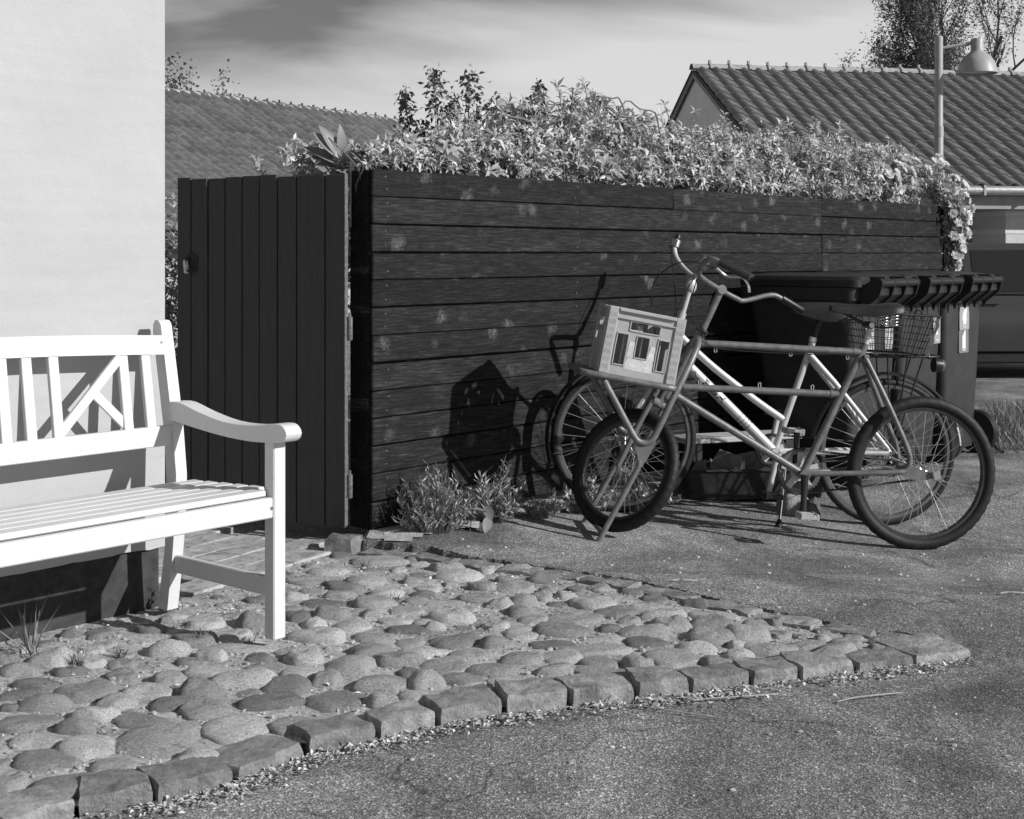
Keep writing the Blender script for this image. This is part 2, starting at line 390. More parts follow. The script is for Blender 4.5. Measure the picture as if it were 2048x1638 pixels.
def leaf_mesh(name, P, D, N, L, Wd, m, droop=0.15, fold=0.3):
    n = len(P); P = np.asarray(P, float); D = np.asarray(D, float); N = np.asarray(N, float)
    D /= np.linalg.norm(D, axis=1)[:, None] + 1e-9
    S = np.cross(D, N); S /= np.linalg.norm(S, axis=1)[:, None] + 1e-9
    N = np.cross(S, D)
    L = np.asarray(L, float)[:, None]; Wd = np.asarray(Wd, float)[:, None]
    V = np.empty((n, 5, 3))
    V[:, 0] = P
    mid = P + D * L * 0.45
    V[:, 1] = mid + S * Wd * 0.5 + N * Wd * fold
    V[:, 2] = mid - S * Wd * 0.5 + N * Wd * fold
    V[:, 3] = mid + N * L * 0.03
    V[:, 4] = P + D * L - N * L * droop
    F = np.array([[0, 3, 1], [0, 2, 3], [1, 3, 4], [3, 2, 4]])
    idx = (np.arange(n)[:, None, None] * 5 + F[None]).reshape(-1)
    me = bpy.data.meshes.new(name)
    me.vertices.add(n * 5); me.vertices.foreach_set('co', V.reshape(-1))
    nf = n * 4
    me.loops.add(nf * 3); me.loops.foreach_set('vertex_index', idx.astype(np.int32))
    me.polygons.add(nf); me.polygons.foreach_set('loop_start', np.arange(0, nf * 3, 3, dtype=np.int32))
    me.polygons.foreach_set('loop_total', np.full(nf, 3, dtype=np.int32))
    me.update(calc_edges=True); me.materials.append(M[m]); me.shade_smooth()
    return me

def rvec(n): 
    a = RS.normal(size=(n, 3)); return a / np.linalg.norm(a, axis=1)[:, None]
def lerp_tab(x, tab):
    return float(np.interp(x, [t[0] for t in tab], [t[1] for t in tab]))
def sst(t): t = min(max(t, 0), 1); return t * t * (3 - 2 * t)

# ================================================================== GROUND
KERB = [(-1.145, 3.076), (-1.015, 3.212), (-0.853, 3.285), (-0.684, 3.408), (-0.540, 3.605), (-0.363, 3.715), (-0.207, 3.821), (-0.020, 3.924),
        (0.166, 3.980), (0.369, 4.056), (0.532, 4.102), (0.732, 4.197), (0.888, 4.246), (1.085, 4.311), (1.285, 4.389), (1.503, 4.481)]
KERB_X = [(-3.2, 1.45)] + KERB + [(2.5, 4.85)]
REAR = [(-3.2, 2.74), (-1.259, 4.987), (-1.212, 5.058), (-0.698, 5.923), (-0.391, 5.843), (-0.153, 5.680), (0.123, 5.544), (0.328, 5.431),
        (0.546, 5.250), (0.765, 5.058), (0.958, 4.915), (1.144, 4.797), (1.333, 4.725), (1.507, 4.525), (2.5, 4.9)]
REAR_A = [(-0.6, 0.0), (0.6, 0.0), (1.5, -0.045), (2.5, -0.08), (5, -0.06)]           # by the cobbles
REAR_B = [(-0.65, 0.035), (0.0, 0.012), (0.53, -0.027), (1.93, -0.135), (2.7, -0.15), (5, -0.08)]   # where the bicycles stand
REAR_C = [(-0.6, 0.035), (0.6, -0.03), (1.5, -0.04), (9, -0.03)]                       # by the bins and beyond
FZ = -0.06
def kerb_y(x): return lerp_tab(x, KERB_X)
def rear_y(x): return lerp_tab(x, REAR)
def rear_z(x, y=5.2):
    a = sst((y - 5.2) / 0.9); c = sst((y - 7.0) / 0.9)
    return (lerp_tab(x, REAR_A) * (1 - a) + lerp_tab(x, REAR_B) * a) * (1 - c) + lerp_tab(x, REAR_C) * c
def ground_z(x, y):
    k = kerb_y(x); r = rear_y(x)
    jit = 0.018 * mnoise.noise(Vector((x * 9, y * 9, 0))) + 0.01 * mnoise.noise(Vector((x * 31, y * 31, 3)))
    bumpy = 0.004 * mnoise.noise(Vector((x * 2.3, y * 2.3, 7)))
    if x > 1.5:
        t = sst((y - (4.45 + 0.34 * (x - 1.5))) / 0.7)
        return FZ * (1 - t) + rear_z(x, y) * t + bumpy
    if y < k + 0.04: return FZ + bumpy
    if y < r + jit: return FZ - 0.02
    if x < -0.66 and y < 7.0: return -0.035
    return rear_z(x, y) + bumpy
def axis(a, b, step, far, back):
    core = list(np.arange(a, b + 1e-6, step)); lo = []; d = step; p = a
    while p > back: d *= 1.22; p -= d; lo.append(p)
    hi = []; d = step; p = core[-1]
    while p < far: d *= 1.22; p += d; hi.append(p)
    return lo[::-1] + core + hi
xs = axis(-1.5, 2.2, 0.022, 400, -400); ys = axis(2.9, 6.3, 0.022, 500, -60)
nx = len(xs)
gv = [(x, y, ground_z(x, y)) for y in ys for x in xs]
gf = [(j * nx + i, j * nx + i + 1, (j + 1) * nx + i + 1, (j + 1) * nx + i) for j in range(len(ys) - 1) for i in range(nx - 1)]
mb = MB(); mb.v = gv; mb.f = gf
struct(ob('asphalt_ground', mb, 'asphalt', None, 50))

# sandy bed of the cobbled strip
bx = np.arange(-2.6, 1.52, 0.03); by = np.arange(1.9, 6.0, 0.03)
def bed_z(x, y):
    t = sst((y - kerb_y(x)) / max(rear_y(x) - kerb_y(x), 0.2))
    return -0.031 + t * (rear_z(x) + 0.018) + 0.007 * mnoise.noise(Vector((x * 7, y * 7, 1))) + 0.004 * mnoise.noise(Vector((x * 25, y * 25, 5)))
mb = MB(); vid = {}
def bvert(i, j):
    if (i, j) not in vid:
        x, y = float(bx[i]), float(by[j]); vid[(i, j)] = len(mb.v); mb.v.append((x, y, bed_z(x, y)))
    return vid[(i, j)]
for i in range(len(bx) - 1):
    k = kerb_y(bx[i] + .015) + 0.03; r = rear_y(bx[i] + .015) + 0.035
    for j in range(len(by) - 1):
        if k < by[j] + .015 < r: mb.f.append((bvert(i, j), bvert(i + 1, j), bvert(i + 1, j + 1), bvert(i, j + 1)))
pav = struct(ob('cobbled_pavement', mb, 'soil', None, 60))

# cobbles: a few shared stone shapes, each stone placed and sized on its own
def stone_mesh(seed, n=20):
    """field stone: rounded, split or nearly flat topped, with an uneven outline"""
    rnd = random.Random(seed); m = MB(); off = Vector((rnd.uniform(0, 50), rnd.uniform(0, 50), seed * 3.1))
    e = rnd.choice((1.8, 2.1, 2.6, 3.2)); lean = (rnd.uniform(-.18, .18), rnd.uniform(-.18, .18)); flat = rnd.choice((0.5, 0.6, 0.75, 1.0)); rough = rnd.choice((0.02, 0.04, 0.10))
    sl_ = (rnd.uniform(-.22, .22), rnd.uniform(-.22, .22))
    prof = [(0.98, -0.6), (1.03, -0.05), (0.99, 0.25), (0.88, 0.52), (0.70, 0.76), (0.46, 0.93), (0.2, 1.0)]
    for (r, z) in prof:
        for k in range(n):
            a = 2 * PI * k / n; c, s_ = math.cos(a), math.sin(a)
            q = (abs(c) ** e + abs(s_) ** e) ** (-1 / e) * (1 + 0.30 * mnoise.noise(off + Vector((c * 1.1, s_ * 1.1, 0))) + 0.14 * mnoise.noise(off + Vector((c * 2.6, s_ * 2.6, 2))))
            x = c * r * q; y = s_ * r * q; zz = z
            if z > 0:
                zz = min(z, flat + (z - flat) * 0.25) * (1 + sl_[0] * x + sl_[1] * y) * (1 + 0.30 * mnoise.noise(off + Vector((x * 1.5, y * 1.5, 4)))) + rough * mnoise.noise(off + Vector((x * 4.5, y * 4.5, 8)))
            m.v.append((x + lean[0] * max(zz, 0), y + lean[1] * max(zz, 0), zz))
    N = len(prof)
    for i in range(N - 1):
        for k in range(n):
            k2 = (k + 1) % n; m.f.append((i * n + k, i * n + k2, (i + 1) * n + k2, (i + 1) * n + k))
    m.f.append(tuple((N - 1) * n + k for k in range(n)))
    return mesh_of('cobble_stone', m, 'cobble', 75)
STONES = [stone_mesh(i) for i in range(22)]
COBBLES = [
    (-0.932,3.638,0.107,0.113), (-0.744,3.738,0.096,0.103), (-0.558,5.711,0.122,0.080), (0.309,4.204,0.114,0.073), (0.500,4.390,0.080,0.087),
    (-0.515,3.972,0.085,0.090), (0.225,4.831,0.103,0.070), (0.174,4.677,0.094,0.064), (0.282,4.483,0.102,0.072), (-1.253,4.042,0.084,0.085),
    (0.664,4.607,0.077,0.085), (0.297,5.028,0.080,0.085), (-1.105,3.606,0.076,0.085), (-0.890,4.475,0.111,0.061), (0.839,4.475,0.088,0.062),
    (0.018,5.241,0.079,0.082), (-1.089,3.334,0.076,0.081), (-0.812,4.128,0.094,0.061), (-0.572,5.381,0.075,0.081), (-0.211,5.431,0.096,0.062),
    (-0.577,3.779,0.079,0.075), (0.448,4.666,0.092,0.058), (-0.509,4.276,0.076,0.074), (-0.477,5.173,0.076,0.071), (-0.699,3.938,0.098,0.055),
    (-1.049,4.563,0.069,0.078), (-1.065,4.024,0.068,0.070), (0.378,4.894,0.081,0.065), (-0.209,4.296,0.072,0.074), (-0.658,4.600,0.098,0.054),
    (-1.193,3.499,0.081,0.059), (0.550,4.748,0.066,0.067), (0.684,4.768,0.078,0.057), (-0.186,4.553,0.085,0.059), (-0.744,5.508,0.082,0.060),
    (-0.389,4.118,0.086,0.056), (-0.786,5.356,0.086,0.056), (0.700,4.868,0.093,0.048), (-0.912,4.224,0.090,0.053), (0.798,4.654,0.070,0.067),
    (0.599,4.485,0.066,0.063), (-0.548,4.749,0.065,0.070), (-1.313,3.761,0.088,0.051), (-1.445,4.300,0.071,0.063), (-0.464,4.439,0.072,0.061),
    (-1.106,4.427,0.073,0.059), (-0.927,3.382,0.089,0.049), (-0.860,3.873,0.074,0.059), (-1.022,3.795,0.088,0.049), (-0.228,5.010,0.074,0.058),
    (-1.061,4.741,0.061,0.070), (0.037,4.655,0.056,0.062), (-0.502,5.026,0.072,0.059), (0.159,4.389,0.067,0.062), (-0.213,4.843,0.079,0.054),
    (-0.363,4.336,0.079,0.052), (-0.126,5.106,0.067,0.061), (-0.071,4.250,0.083,0.050), (0.025,4.378,0.068,0.059), (0.512,4.971,0.085,0.047),
    (0.123,4.535,0.082,0.047), (-0.669,4.087,0.068,0.055), (-0.253,3.985,0.074,0.052), (0.972,4.526,0.074,0.047), (0.021,5.552,0.079,0.048),
    (-0.682,5.032,0.083,0.046), (-0.906,4.018,0.057,0.064), (-0.798,3.512,0.066,0.055), (-1.127,3.923,0.063,0.053), (-0.443,3.810,0.063,0.056),
    (-0.643,4.212,0.075,0.046), (-0.642,5.271,0.079,0.043), (-1.264,3.633,0.065,0.052), (0.264,4.332,0.061,0.054), (-0.355,4.683,0.072,0.043),
    (0.120,4.082,0.059,0.057), (0.531,4.855,0.078,0.043), (0.436,4.549,0.069,0.048), (-0.658,4.356,0.058,0.057), (-0.268,5.569,0.067,0.049),
    (-0.463,4.599,0.077,0.042), (1.042,4.450,0.071,0.045), (-0.151,4.161,0.068,0.047), (-0.288,4.439,0.076,0.042), (-0.132,4.402,0.065,0.048),
    (-1.158,3.829,0.065,0.047), (-0.638,4.890,0.061,0.050), (-0.255,4.118,0.053,0.056), (-1.035,4.138,0.052,0.054), (-0.973,3.923,0.059,0.050),
    (-0.891,4.757,0.051,0.058), (0.881,4.366,0.072,0.040), (-1.323,3.888,0.072,0.039), (0.020,4.910,0.050,0.057), (0.392,4.329,0.049,0.054),
    (0.127,5.381,0.063,0.045), (-0.390,4.940,0.058,0.049), (-1.379,4.620,0.049,0.057), (0.496,4.227,0.071,0.039), (-0.112,4.045,0.069,0.039),
    (0.075,4.828,0.054,0.046), (-0.109,5.258,0.053,0.049), (-0.756,4.839,0.047,0.054), (0.907,4.656,0.043,0.051), (-0.005,4.150,0.068,0.037),
    (0.124,4.227,0.068,0.037), (-1.415,4.087,0.068,0.037), (-0.367,5.641,0.046,0.053), (-0.097,3.945,0.058,0.041), (-1.231,4.671,0.057,0.042),
    (-0.645,5.143,0.060,0.040), (-1.416,3.978,0.066,0.036), (-1.501,4.194,0.061,0.039), (0.638,4.345,0.048,0.049), (-0.405,4.799,0.062,0.038),
    (0.735,4.329,0.055,0.042), (-0.364,3.945,0.049,0.046), (0.048,5.042,0.051,0.044), (-1.182,3.718,0.063,0.035), (-1.597,4.427,0.050,0.044),
    (-0.323,5.251,0.052,0.042), (-0.770,4.250,0.062,0.035), (-0.721,4.439,0.043,0.050), (-1.004,3.465,0.057,0.037), (-0.926,4.615,0.049,0.043),
    (-0.054,4.735,0.042,0.049), (1.100,4.530,0.058,0.035), (-1.350,4.194,0.057,0.035), (-0.345,4.553,0.050,0.040), (0.843,4.750,0.056,0.035),
    (0.113,5.117,0.041,0.046), (-1.187,4.181,0.043,0.045), (0.172,5.020,0.042,0.045), (-0.559,4.143,0.042,0.044), (-0.958,4.370,0.050,0.037),
    (-0.682,4.741,0.040,0.046), (0.731,4.419,0.051,0.035), (-0.344,5.058,0.051,0.035), (-0.797,5.098,0.049,0.035), (-0.335,5.148,0.048,0.035),
    (-0.267,4.724,0.042,0.037), (-0.802,4.363,0.045,0.037), (-0.370,5.448,0.046,0.035), (-1.217,3.356,0.038,0.043), (-0.775,4.040,0.045,0.034),
    (-0.988,4.856,0.037,0.042), (0.401,4.787,0.044,0.035), (-1.226,4.522,0.044,0.035), (-0.314,4.227,0.039,0.038), (-1.306,4.279,0.042,0.035),
    (-0.105,5.534,0.035,0.041), (-0.683,3.575,0.040,0.035), (0.333,4.701,0.039,0.035), (0.978,4.644,0.033,0.035), (-0.453,5.534,0.034,0.039),
    (-1.161,3.220,0.038,0.035), (-0.384,5.364,0.036,0.036), (-0.609,3.631,0.037,0.035), (0.131,5.191,0.037,0.034), (0.738,4.513,0.032,0.035),
    (-1.529,4.506,0.033,0.038), (1.202,4.498,0.035,0.035), (-0.504,4.895,0.034,0.035), (1.035,4.595,0.034,0.035), (-1.231,4.382,0.028,0.032),
    (-0.175,4.728,0.028,0.032), (-0.233,5.206,0.026,0.030), (-1.290,3.493,0.020,0.023),
]

extra = []
rnd = random.Random(5)
allc = [c for c in COBBLES if kerb_y(c[0]) + 0.12 < c[1] - c[3] * 0.5 and c[1] + c[3] * 0.4 < rear_y(c[0])]
tries = 0
while tries < 9000:
    tries += 1
    x = rnd.uniform(-2.3, 1.45); y = rnd.uniform(2.0, 5.9); a = rnd.uniform(0.026, 0.05); b = a * rnd.uniform(0.7, 1.0)
    if y - b < kerb_y(x) + 0.14 or y + b > rear_y(x) - 0.06: continue
    if x < -1.6 and y > 4.0: continue
    if all(math.hypot((x - c[0]), (y - c[1])) > a * 0.98 + (c[2] + c[3]) * 0.52 for c in allc): allc.append((x, y, a, b))
for i, (x, y, a, b) in enumerate(allc[:297]):
    h = rnd.uniform(0.021, 0.038) * min(1.25, (a + b) / 0.12 + 0.35)
    o = link('cobble', STONES[i % 22], pav, (x, y, bed_z(x, y) - 0.008), (rnd.uniform(-.08, .08), rnd.uniform(-.08, .08), rnd.uniform(-.35, .35) + (PI if rnd.random() < .5 else 0)), (a * 1.08, b * 1.08, h))

q = MB(); rnd = random.Random(15)
for i in range(6500):
    x = rnd.uniform(-1.6, 1.42); y = rnd.uniform(2.7, 5.85)
    if not (kerb_y(x) + .14 < y < rear_y(x) - .02): continue
    s_ = rnd.uniform(.002, .0075) if i % 9 else rnd.uniform(.007, .013); q.ball((x, y, bed_z(x, y) + s_ * .3), (s_, s_ * rnd.uniform(.6, 1), s_ * .7), 5, 3)
stuff(ob('joint_grit', q, 'soil', pav, 60))

# granite kerb along the road and the flat edge stones behind
def rough_block(poly, z0, z1, seed, m, name, parent, amp=0.007, cut=0.015):
    """irregular hewn block: outline poly (x, y) with wobble, rounded upper arris"""
    n = len(poly); cx = sum(p[0] for p in poly) / n; cy = sum(p[1] for p in poly) / n
    P = []
    for i in range(n):
        a = Vector(poly[i]); b = Vector(poly[(i + 1) % n])
        for k in range(5): P.append(a.lerp(b, k / 5))
    nn = len(P); v = []; f = []
    rings = [(1.0, z0), (1.0, z0 * .6 + z1 * .4), (1.01, z0 * .25 + z1 * .75), (0.995, z1 - cut * 0.9), (1 - cut * 2.4, z1 - cut * .15), (0.7, z1), (0.35, z1 + .002)]
    for (s_, z) in rings:
        for p in P:
            x = cx + (p.x - cx) * s_; y = cy + (p.y - cy) * s_
            w = Vector((x * 17, y * 17, z * 17 + seed))
            v.append((x + amp * mnoise.noise(w), y + amp * mnoise.noise(w + Vector((9, 0, 0))), z + (amp * 1.3 * mnoise.noise(w + Vector((0, 9, 0))) if z > z0 else 0)))
    for i in range(len(rings) - 1):
        for k in range(nn):
            k2 = (k + 1) % nn; f.append((i * nn + k, i * nn + k2, (i + 1) * nn + k2, (i + 1) * nn + k))
    v.append((cx, cy, z1 + amp * mnoise.noise(Vector((cx * 9, cy * 9, seed))))); t = len(v) - 1
    for k in range(nn): f.append(((len(rings) - 1) * nn + k, (len(rings) - 1) * nn + (k + 1) % nn, t))
    v = [(p[0] - cx, p[1] - cy, p[2]) for p in v]
    mb = MB(); mb.v = v; mb.f = f
    return ob(name, mb, m, parent, 38, loc=(cx, cy, 0))
K2 = [(-2.02, 2.37), (-1.80, 2.54), (-1.58, 2.72), (-1.36, 2.90)] + KERB
rnd = random.Random(3)
for i in range(len(K2) - 1):
    a = Vector(K2[i]); b = Vector(K2[i + 1]); d = (b - a).normalized(); nrm = Vector((-d.y, d.x)); g = rnd.uniform(.006, .014)
    dep = rnd.uniform(.115, .15); a2 = a + d * g; b2 = b - d * g
    if i == len(K2) - 2: dep = 0.2
    zt = rnd.uniform(-0.012, 0.002) - 0.012 * max(0, (a.x - .6))
    rough_block([tuple(a2), tuple(b2), tuple(b2 + nrm * dep + d * rnd.uniform(-.02, .02)), tuple(a2 + nrm * dep + d * rnd.uniform(-.02, .02))], FZ - 0.05, zt, i * 3.7, 'kerb', 'kerb_stone', pav, 0.009)
R2 = [(-0.62, 5.935), (-0.40, 5.83), (-0.21, 5.70), (-0.03, 5.60), (0.13, 5.53), (0.30, 5.43), (0.50, 5.275), (0.70, 5.10), (0.90, 4.945), (1.09, 4.82), (1.26, 4.74), (1.40, 4.66)]
for i in range(len(R2) - 1):
    a = Vector(R2[i]); b = Vector(R2[i + 1]); d = (b - a).normalized(); nrm = Vector((d.y, -d.x)); g = rnd.uniform(.003, .008); dep = rnd.uniform(.085, .12)
    a2 = a + d * g + nrm * -.01; b2 = b - d * g + nrm * -.01
    zt = rear_z((a.x + b.x) / 2) + rnd.uniform(-.004, .003)
    rough_block([tuple(a2 + nrm * dep), tuple(b2 + nrm * dep), tuple(b2), tuple(a2)], zt - 0.08, zt, 50 + i * 2.3, 'kerb', 'edge_stone', pav, 0.009, 0.012)

# strip of sand washed up along the foot of the fence
q = MB(); sid = {}
def svert(i, j):
    if (i, j) not in sid:
        x, y = -0.95 + i * .04, 5.7 + j * .04; sid[(i, j)] = len(q.v); q.v.append((x, y, ground_z(x, y) + .006 + .006 * mnoise.noise(Vector((x * 11, y * 11, 0)))))
    return sid[(i, j)]
fe = Vector((.657, .753)); fn = Vector((.753, -.657)); fo = Vector((-.648 * .97, 6.30 * .97))
for i in range(60):
    for j in range(50):
        p = Vector((-0.93 + i * .04, 5.72 + j * .04)) - fo; t_ = p.dot(fe); d_ = p.dot(fn)
        if -.12 < t_ < 1.9 and -.02 < d_ < .24 - .07 * t_ + .16 * mnoise.noise(Vector((p.x * 4, p.y * 4, 3))) and p.y + fo.y > rear_y(p.x + fo.x) + .04 and p.x + fo.x > -.63:
            q.f.append((svert(i, j), svert(i + 1, j), svert(i + 1, j + 1), svert(i, j + 1)))
struct(ob('sandy_strip', q, 'soil', None, 60))

# paved strip in front of the gate
pd = Vector((0.511, 0.860)); pq = Vector((-0.860, 0.511)); p0 = Vector((-1.262, 5.02))
path = MB(); path.quad((-1.25, 5.0, -0.026), (-0.66, 5.96, -0.026), (-2.6, 7.1, -0.026), (-3.2, 6.2, -0.026))
path = struct(ob('paved_path', path, 'verge_soil', None, 0))
pm = [mesh_of('paver', MB().box((0, 0, -0.012), (0.287, 0.1415, 0.034), None, 0.0025), 'paver', 30) for _ in range(1)]
rnd = random.Random(8)
for r in range(11):
    for c in range(-1, 6):
        u = c * 0.29 + (0.145 if r % 2 else 0); w = 0.075 + r * 0.144
        p = p0 + pd * u + pq * w
        if u < 0.02 and r < 1: continue
        if u > 1.12 - 0.02 * r: continue
        # keep out of the house
        rel = p - Vector((-1.259, 4.987))
        if rel.dot(Vector((-0.757, 0.6535))) > -0.2 and rel.dot(Vector((0.6535, 0.757))) < 0.2: continue
        link('paver', pm[0], path, (p.x, p.y, -0.008 + rnd.uniform(-.0015, .0015)), (rnd.uniform(-.006, .006), rnd.uniform(-.006, .006), math.atan2(pd.y, pd.x) + rnd.uniform(-.006, .006)))

# ================================================================== WHITE HOUSE (left)
HA = math.atan2(0.757, 0.6535)
house = thing('white_house', 'white plastered house corner with dark base behind the bench', 'house', (-1.259, 4.987, 0), (0, 0, HA))
mb = MB(); rnd = random.Random(2); n = 160; Lw = 5.0; v = []; f = []
for i in range(n + 1):
    x = -Lw * i / n; zb = 0.205 + 0.006 * mnoise.noise(Vector((x * 9, 0, 0))) + 0.005 * mnoise.noise(Vector((x * 40, 2, 0)))
    v += [(x, 0.02, zb - 0.003), (x, 0.0, zb), (x, 0.0, 3.0)]
for i in range(n):
    a = i * 3; f += [(a + 3, a, a + 1, a + 4), (a + 4, a + 1, a + 2, a + 5)]
mb.raw(v, f)
for yy, ff in ((0.0, 1), (4.0, 0)): pass
mb.quad((0, 0.0, 0.205), (0, 4.0, 0.205), (0, 4.0, 3.0), (0, 0.0, 3.0))
mb.quad((0, 4.0, 0.205), (-Lw, 4.0, 0.205), (-Lw, 4.0, 3.0), (0, 4.0, 3.0))
mb.quad((-Lw, 4.0, 0.205), (-Lw, 0, 0.205), (-Lw, 0, 3.0), (-Lw, 4.0, 3.0))
ob('wall', mb, 'plaster', house, 20)
ob('plinth', MB().box((-2.5, 2.0, 0.0), (4.97, 3.966, 0.46)), 'plinth', house, 0)
mb = MB(); mb.prism([(-0.32, 2.92), (2.0, 4.3), (4.32, 2.92), (4.32, 3.02), (2.0, 4.42), (-0.32, 3.02)], -5.2, 0.25, YZ_X)
ob('roof', mb, 'tile', house, 20)

# ================================================================== BENCH
RXm90 = Matrix.Rotation(rad(90), 4, 'X')
bench = thing('garden_bench', 'white painted wooden garden bench against the white wall', 'bench', (-0.772, 4.48, 0.012), (0, 0, HA))
BL = 1.50
def bn(name, mbx): return ob(name, mbx, 'white', bench, 30)
for x in (0.0, -BL):
    bn('leg', MB().box((x, 0.0, 0.325), (0.05, 0.05, 0.65), None, 0.004))
    post = [(0.56, 0.0), (0.615, 0.0), (0.575, 0.22), (0.562, 0.42), (0.575, 0.60), (0.646, 0.975), (0.644, 1.003), (0.632, 1.018), (0.612, 1.016), (0.598, 1.0), (0.53, 0.66), (0.508, 0.48), (0.508, 0.38), (0.532, 0.18)]
    bn('back_post', MB().prism(post, x - 0.0225, x + 0.0225, YZ_X))
    top = crom([(0.535, .735, 0), (0.47, .735, 0), (0.36, .71, 0), (0.22, .688, 0), (0.08, .688, 0), (-0.03, .702, 0), (-0.075, .698, 0), (-0.095, .672, 0), (-0.075, .648, 0), (-0.03, .642, 0), (0.10, .636, 0), (0.28, .645, 0), (0.53, .672, 0)], 3)
    bn('armrest', MB().prism([(p.x, p.y) for p in top], x - 0.032, x + 0.032, YZ_X))
    bn('stretcher', MB().bar((x, 0.025, 0.165), (x, 0.575, 0.165), 0.022, 0.062, bev=0.003))
    bn('side_rail', MB().bar((x, 0.025, 0.428), (x, 0.53, 0.415), 0.024, 0.06, bev=0.003))
bn('front_rail', MB().box((-BL / 2, -0.008, 0.43), (BL - 0.05, 0.028, 0.066), None, 0.004))
bn('back_seat_rail', MB().box((-BL / 2, 0.51, 0.425), (BL - 0.05, 0.025, 0.06), None, 0.003))
for i in range(6):
    y = 0.035 + i * 0.082; x0 = 0.03 if i else -0.03; x1 = -BL - (0.03 if i else -0.03)
    bn('seat_slat', MB().box(((x0 + x1) / 2, y, 0.474 - 0.004 * i), (x0 - x1, 0.058, 0.020), None, 0.004))
def arch(x): return 0.022 * math.sin(PI * min(max(-x / BL, 0), 1))
mb = MB(); nseg = 24
for i in range(nseg + 1):
    x = -0.0 - BL * i / nseg; z = arch(x)
    for (yy, zz) in ((0.576, 0.897), (0.602, 0.895), (0.615, 0.962), (0.589, 0.964)): mb.v.append((x, yy, zz + z))
for i in range(nseg):
    for k in range(4): mb.f.append((i * 4 + k, i * 4 + (k + 1) % 4, (i + 1) * 4 + (k + 1) % 4, (i + 1) * 4 + k))
mb.f += [(0, 1, 2, 3), tuple(nseg * 4 + k for k in (3, 2, 1, 0))]
tr = bn('top_rail', mb)
ob('screw', MB().lathe([(0.005, 0), (0.005, 0.003)], 8, Matrix.Translation((-0.03, 0.586, 0.94)) @ Matrix.Rotation(rad(82), 4, 'X')), 'screw', tr)
for (sx, sz, sy) in ((-0.012, 0.43, -0.024), (-BL + .012, 0.43, -0.024)):
    ob('screw', MB().lathe([(0.006, 0), (0.006, 0.003)], 8, Matrix.Translation((sx - .02, sy + .003, sz)) @ RXm90), 'screw', bench)
bn('lower_back_rail', MB().bar((0, 0.545, 0.618), (-BL, 0.545, 0.618), 0.026, 0.07, bev=0.003))
def bslat(x):
    bn('back_slat', MB().bar((x, 0.549, 0.645), (x, 0.592, 0.91 + arch(x)), 0.036, 0.018, (0, 1, 0), 0.002))
for s_ in (0.097, 0.1875, 0.452, 0.5485, 0.635, 0.73, 0.82, 0.915, 1.01, 1.10, 1.315, 1.405): bslat(-s_)
bn('diagonal_brace', MB().bar((-0.198, 0.584, 0.90), (-0.445, 0.555, 0.660), 0.034, 0.014, (0, 1, 0), 0.002))
bn('broken_brace', MB().bar((-0.32, 0.572, 0.795), (-0.196, 0.556, 0.668), 0.032, 0.012, (0, 1, 0), 0.002))
bn('diagonal_brace', MB().bar((-1.11, 0.584, 0.90), (-1.305, 0.555, 0.660), 0.034, 0.014, (0, 1, 0), 0.002))
bn('diagonal_brace', MB().bar((-1.305, 0.572, 0.90), (-1.11, 0.543, 0.660), 0.032, 0.010, (0, 1, 0), 0.002))

# ================================================================== GATE
FK = 0.97; FZ0 = 1.26 * (1 - FK)   # the fence line stands a little higher and nearer than the road
GA = math.atan2(0.459, -0.889)
gate = thing('wooden_gate', 'dark vertical plank gate standing beside the black timber fence', 'gate', (-0.757 * FK, 6.24 * FK, FZ0), (0, 0, GA)); gate.scale = (FK, FK, FK)
gpx = [692, 652, 595, 557, 521, 486, 452, 418, 385, 357]
def gt(p): k = (p - 1024) / 2750; return (-0.757 - k * 6.24) / (0.889 + 0.459 * k)
rnd = random.Random(4); ge = [gt(p) for p in gpx]
for i in range(len(ge) - 1):
    a, b = ge[i] + 0.0035, ge[i + 1] - 0.0035; z1 = 1.63 + rnd.uniform(-.006, .006)
    ob('plank', MB().box(((a + b) / 2, rnd.uniform(-.003, .003), (0.022 + z1) / 2), (b - a, 0.022, z1 - 0.022), None, 0.002), 'gate', gate, 30)
for z in (0.3, 1.35): ob('crossbar', MB().box((0.5, -0.036, z), (0.96, 0.045, 0.1), None, 0.003), 'gate', gate, 30)
ob('edge_strip', MB().box((-0.004, 0.0, 0.83), (0.008, 0.024, 1.60), None, 0.002), 'gate_metal', gate, 30)
hz = 1.222; hx = gt(389)
pl = ob('pull_handle', MB().tube([(hx + 0.02, 0.012, hz + 0.03), (hx + 0.028, 0.035, hz + 0.012), (hx + 0.02, 0.045, hz - 0.03), (hx - 0.004, 0.038, hz - 0.045), (hx - 0.03, 0.014, hz - 0.03)], 0.006, 8), 'black', gate)
ob('latch_plate', MB().bar((hx + 0.032, 0.03, hz + 0.012), (hx + 0.012, 0.045, hz - 0.05), 0.014, 0.022, (0, 1, 0), 0.002), 'latch', gate, 30)
ob('latch_back_plate', MB().prism([(hx + .03, hz + .04), (hx + .0, hz + .055), (hx - .035, hz + .03), (hx - .03, hz - .03), (hx + .01, hz - .05)], -0.016, -0.012, XZ_Y), 'black', gate, 0)
for z in (0.93, 0.22):
    ob('hinge', MB().lathe([(0.011, -0.055), (0.013, -0.05), (0.013, -0.002), (0.011, 0.0), (0.013, 0.002), (0.013, 0.05), (0.006, 0.055), (0.006, 0.07)], 10, Matrix.Translation((-0.045, 0.03, z))), 'gate_metal', gate)
bk = rough_block([(-0.80, 5.86), (-0.68, 5.84), (-0.64, 5.94), (-0.78, 5.98)], -0.06, 0.055, 91, 'block', 'stone_block', None, 0.008)
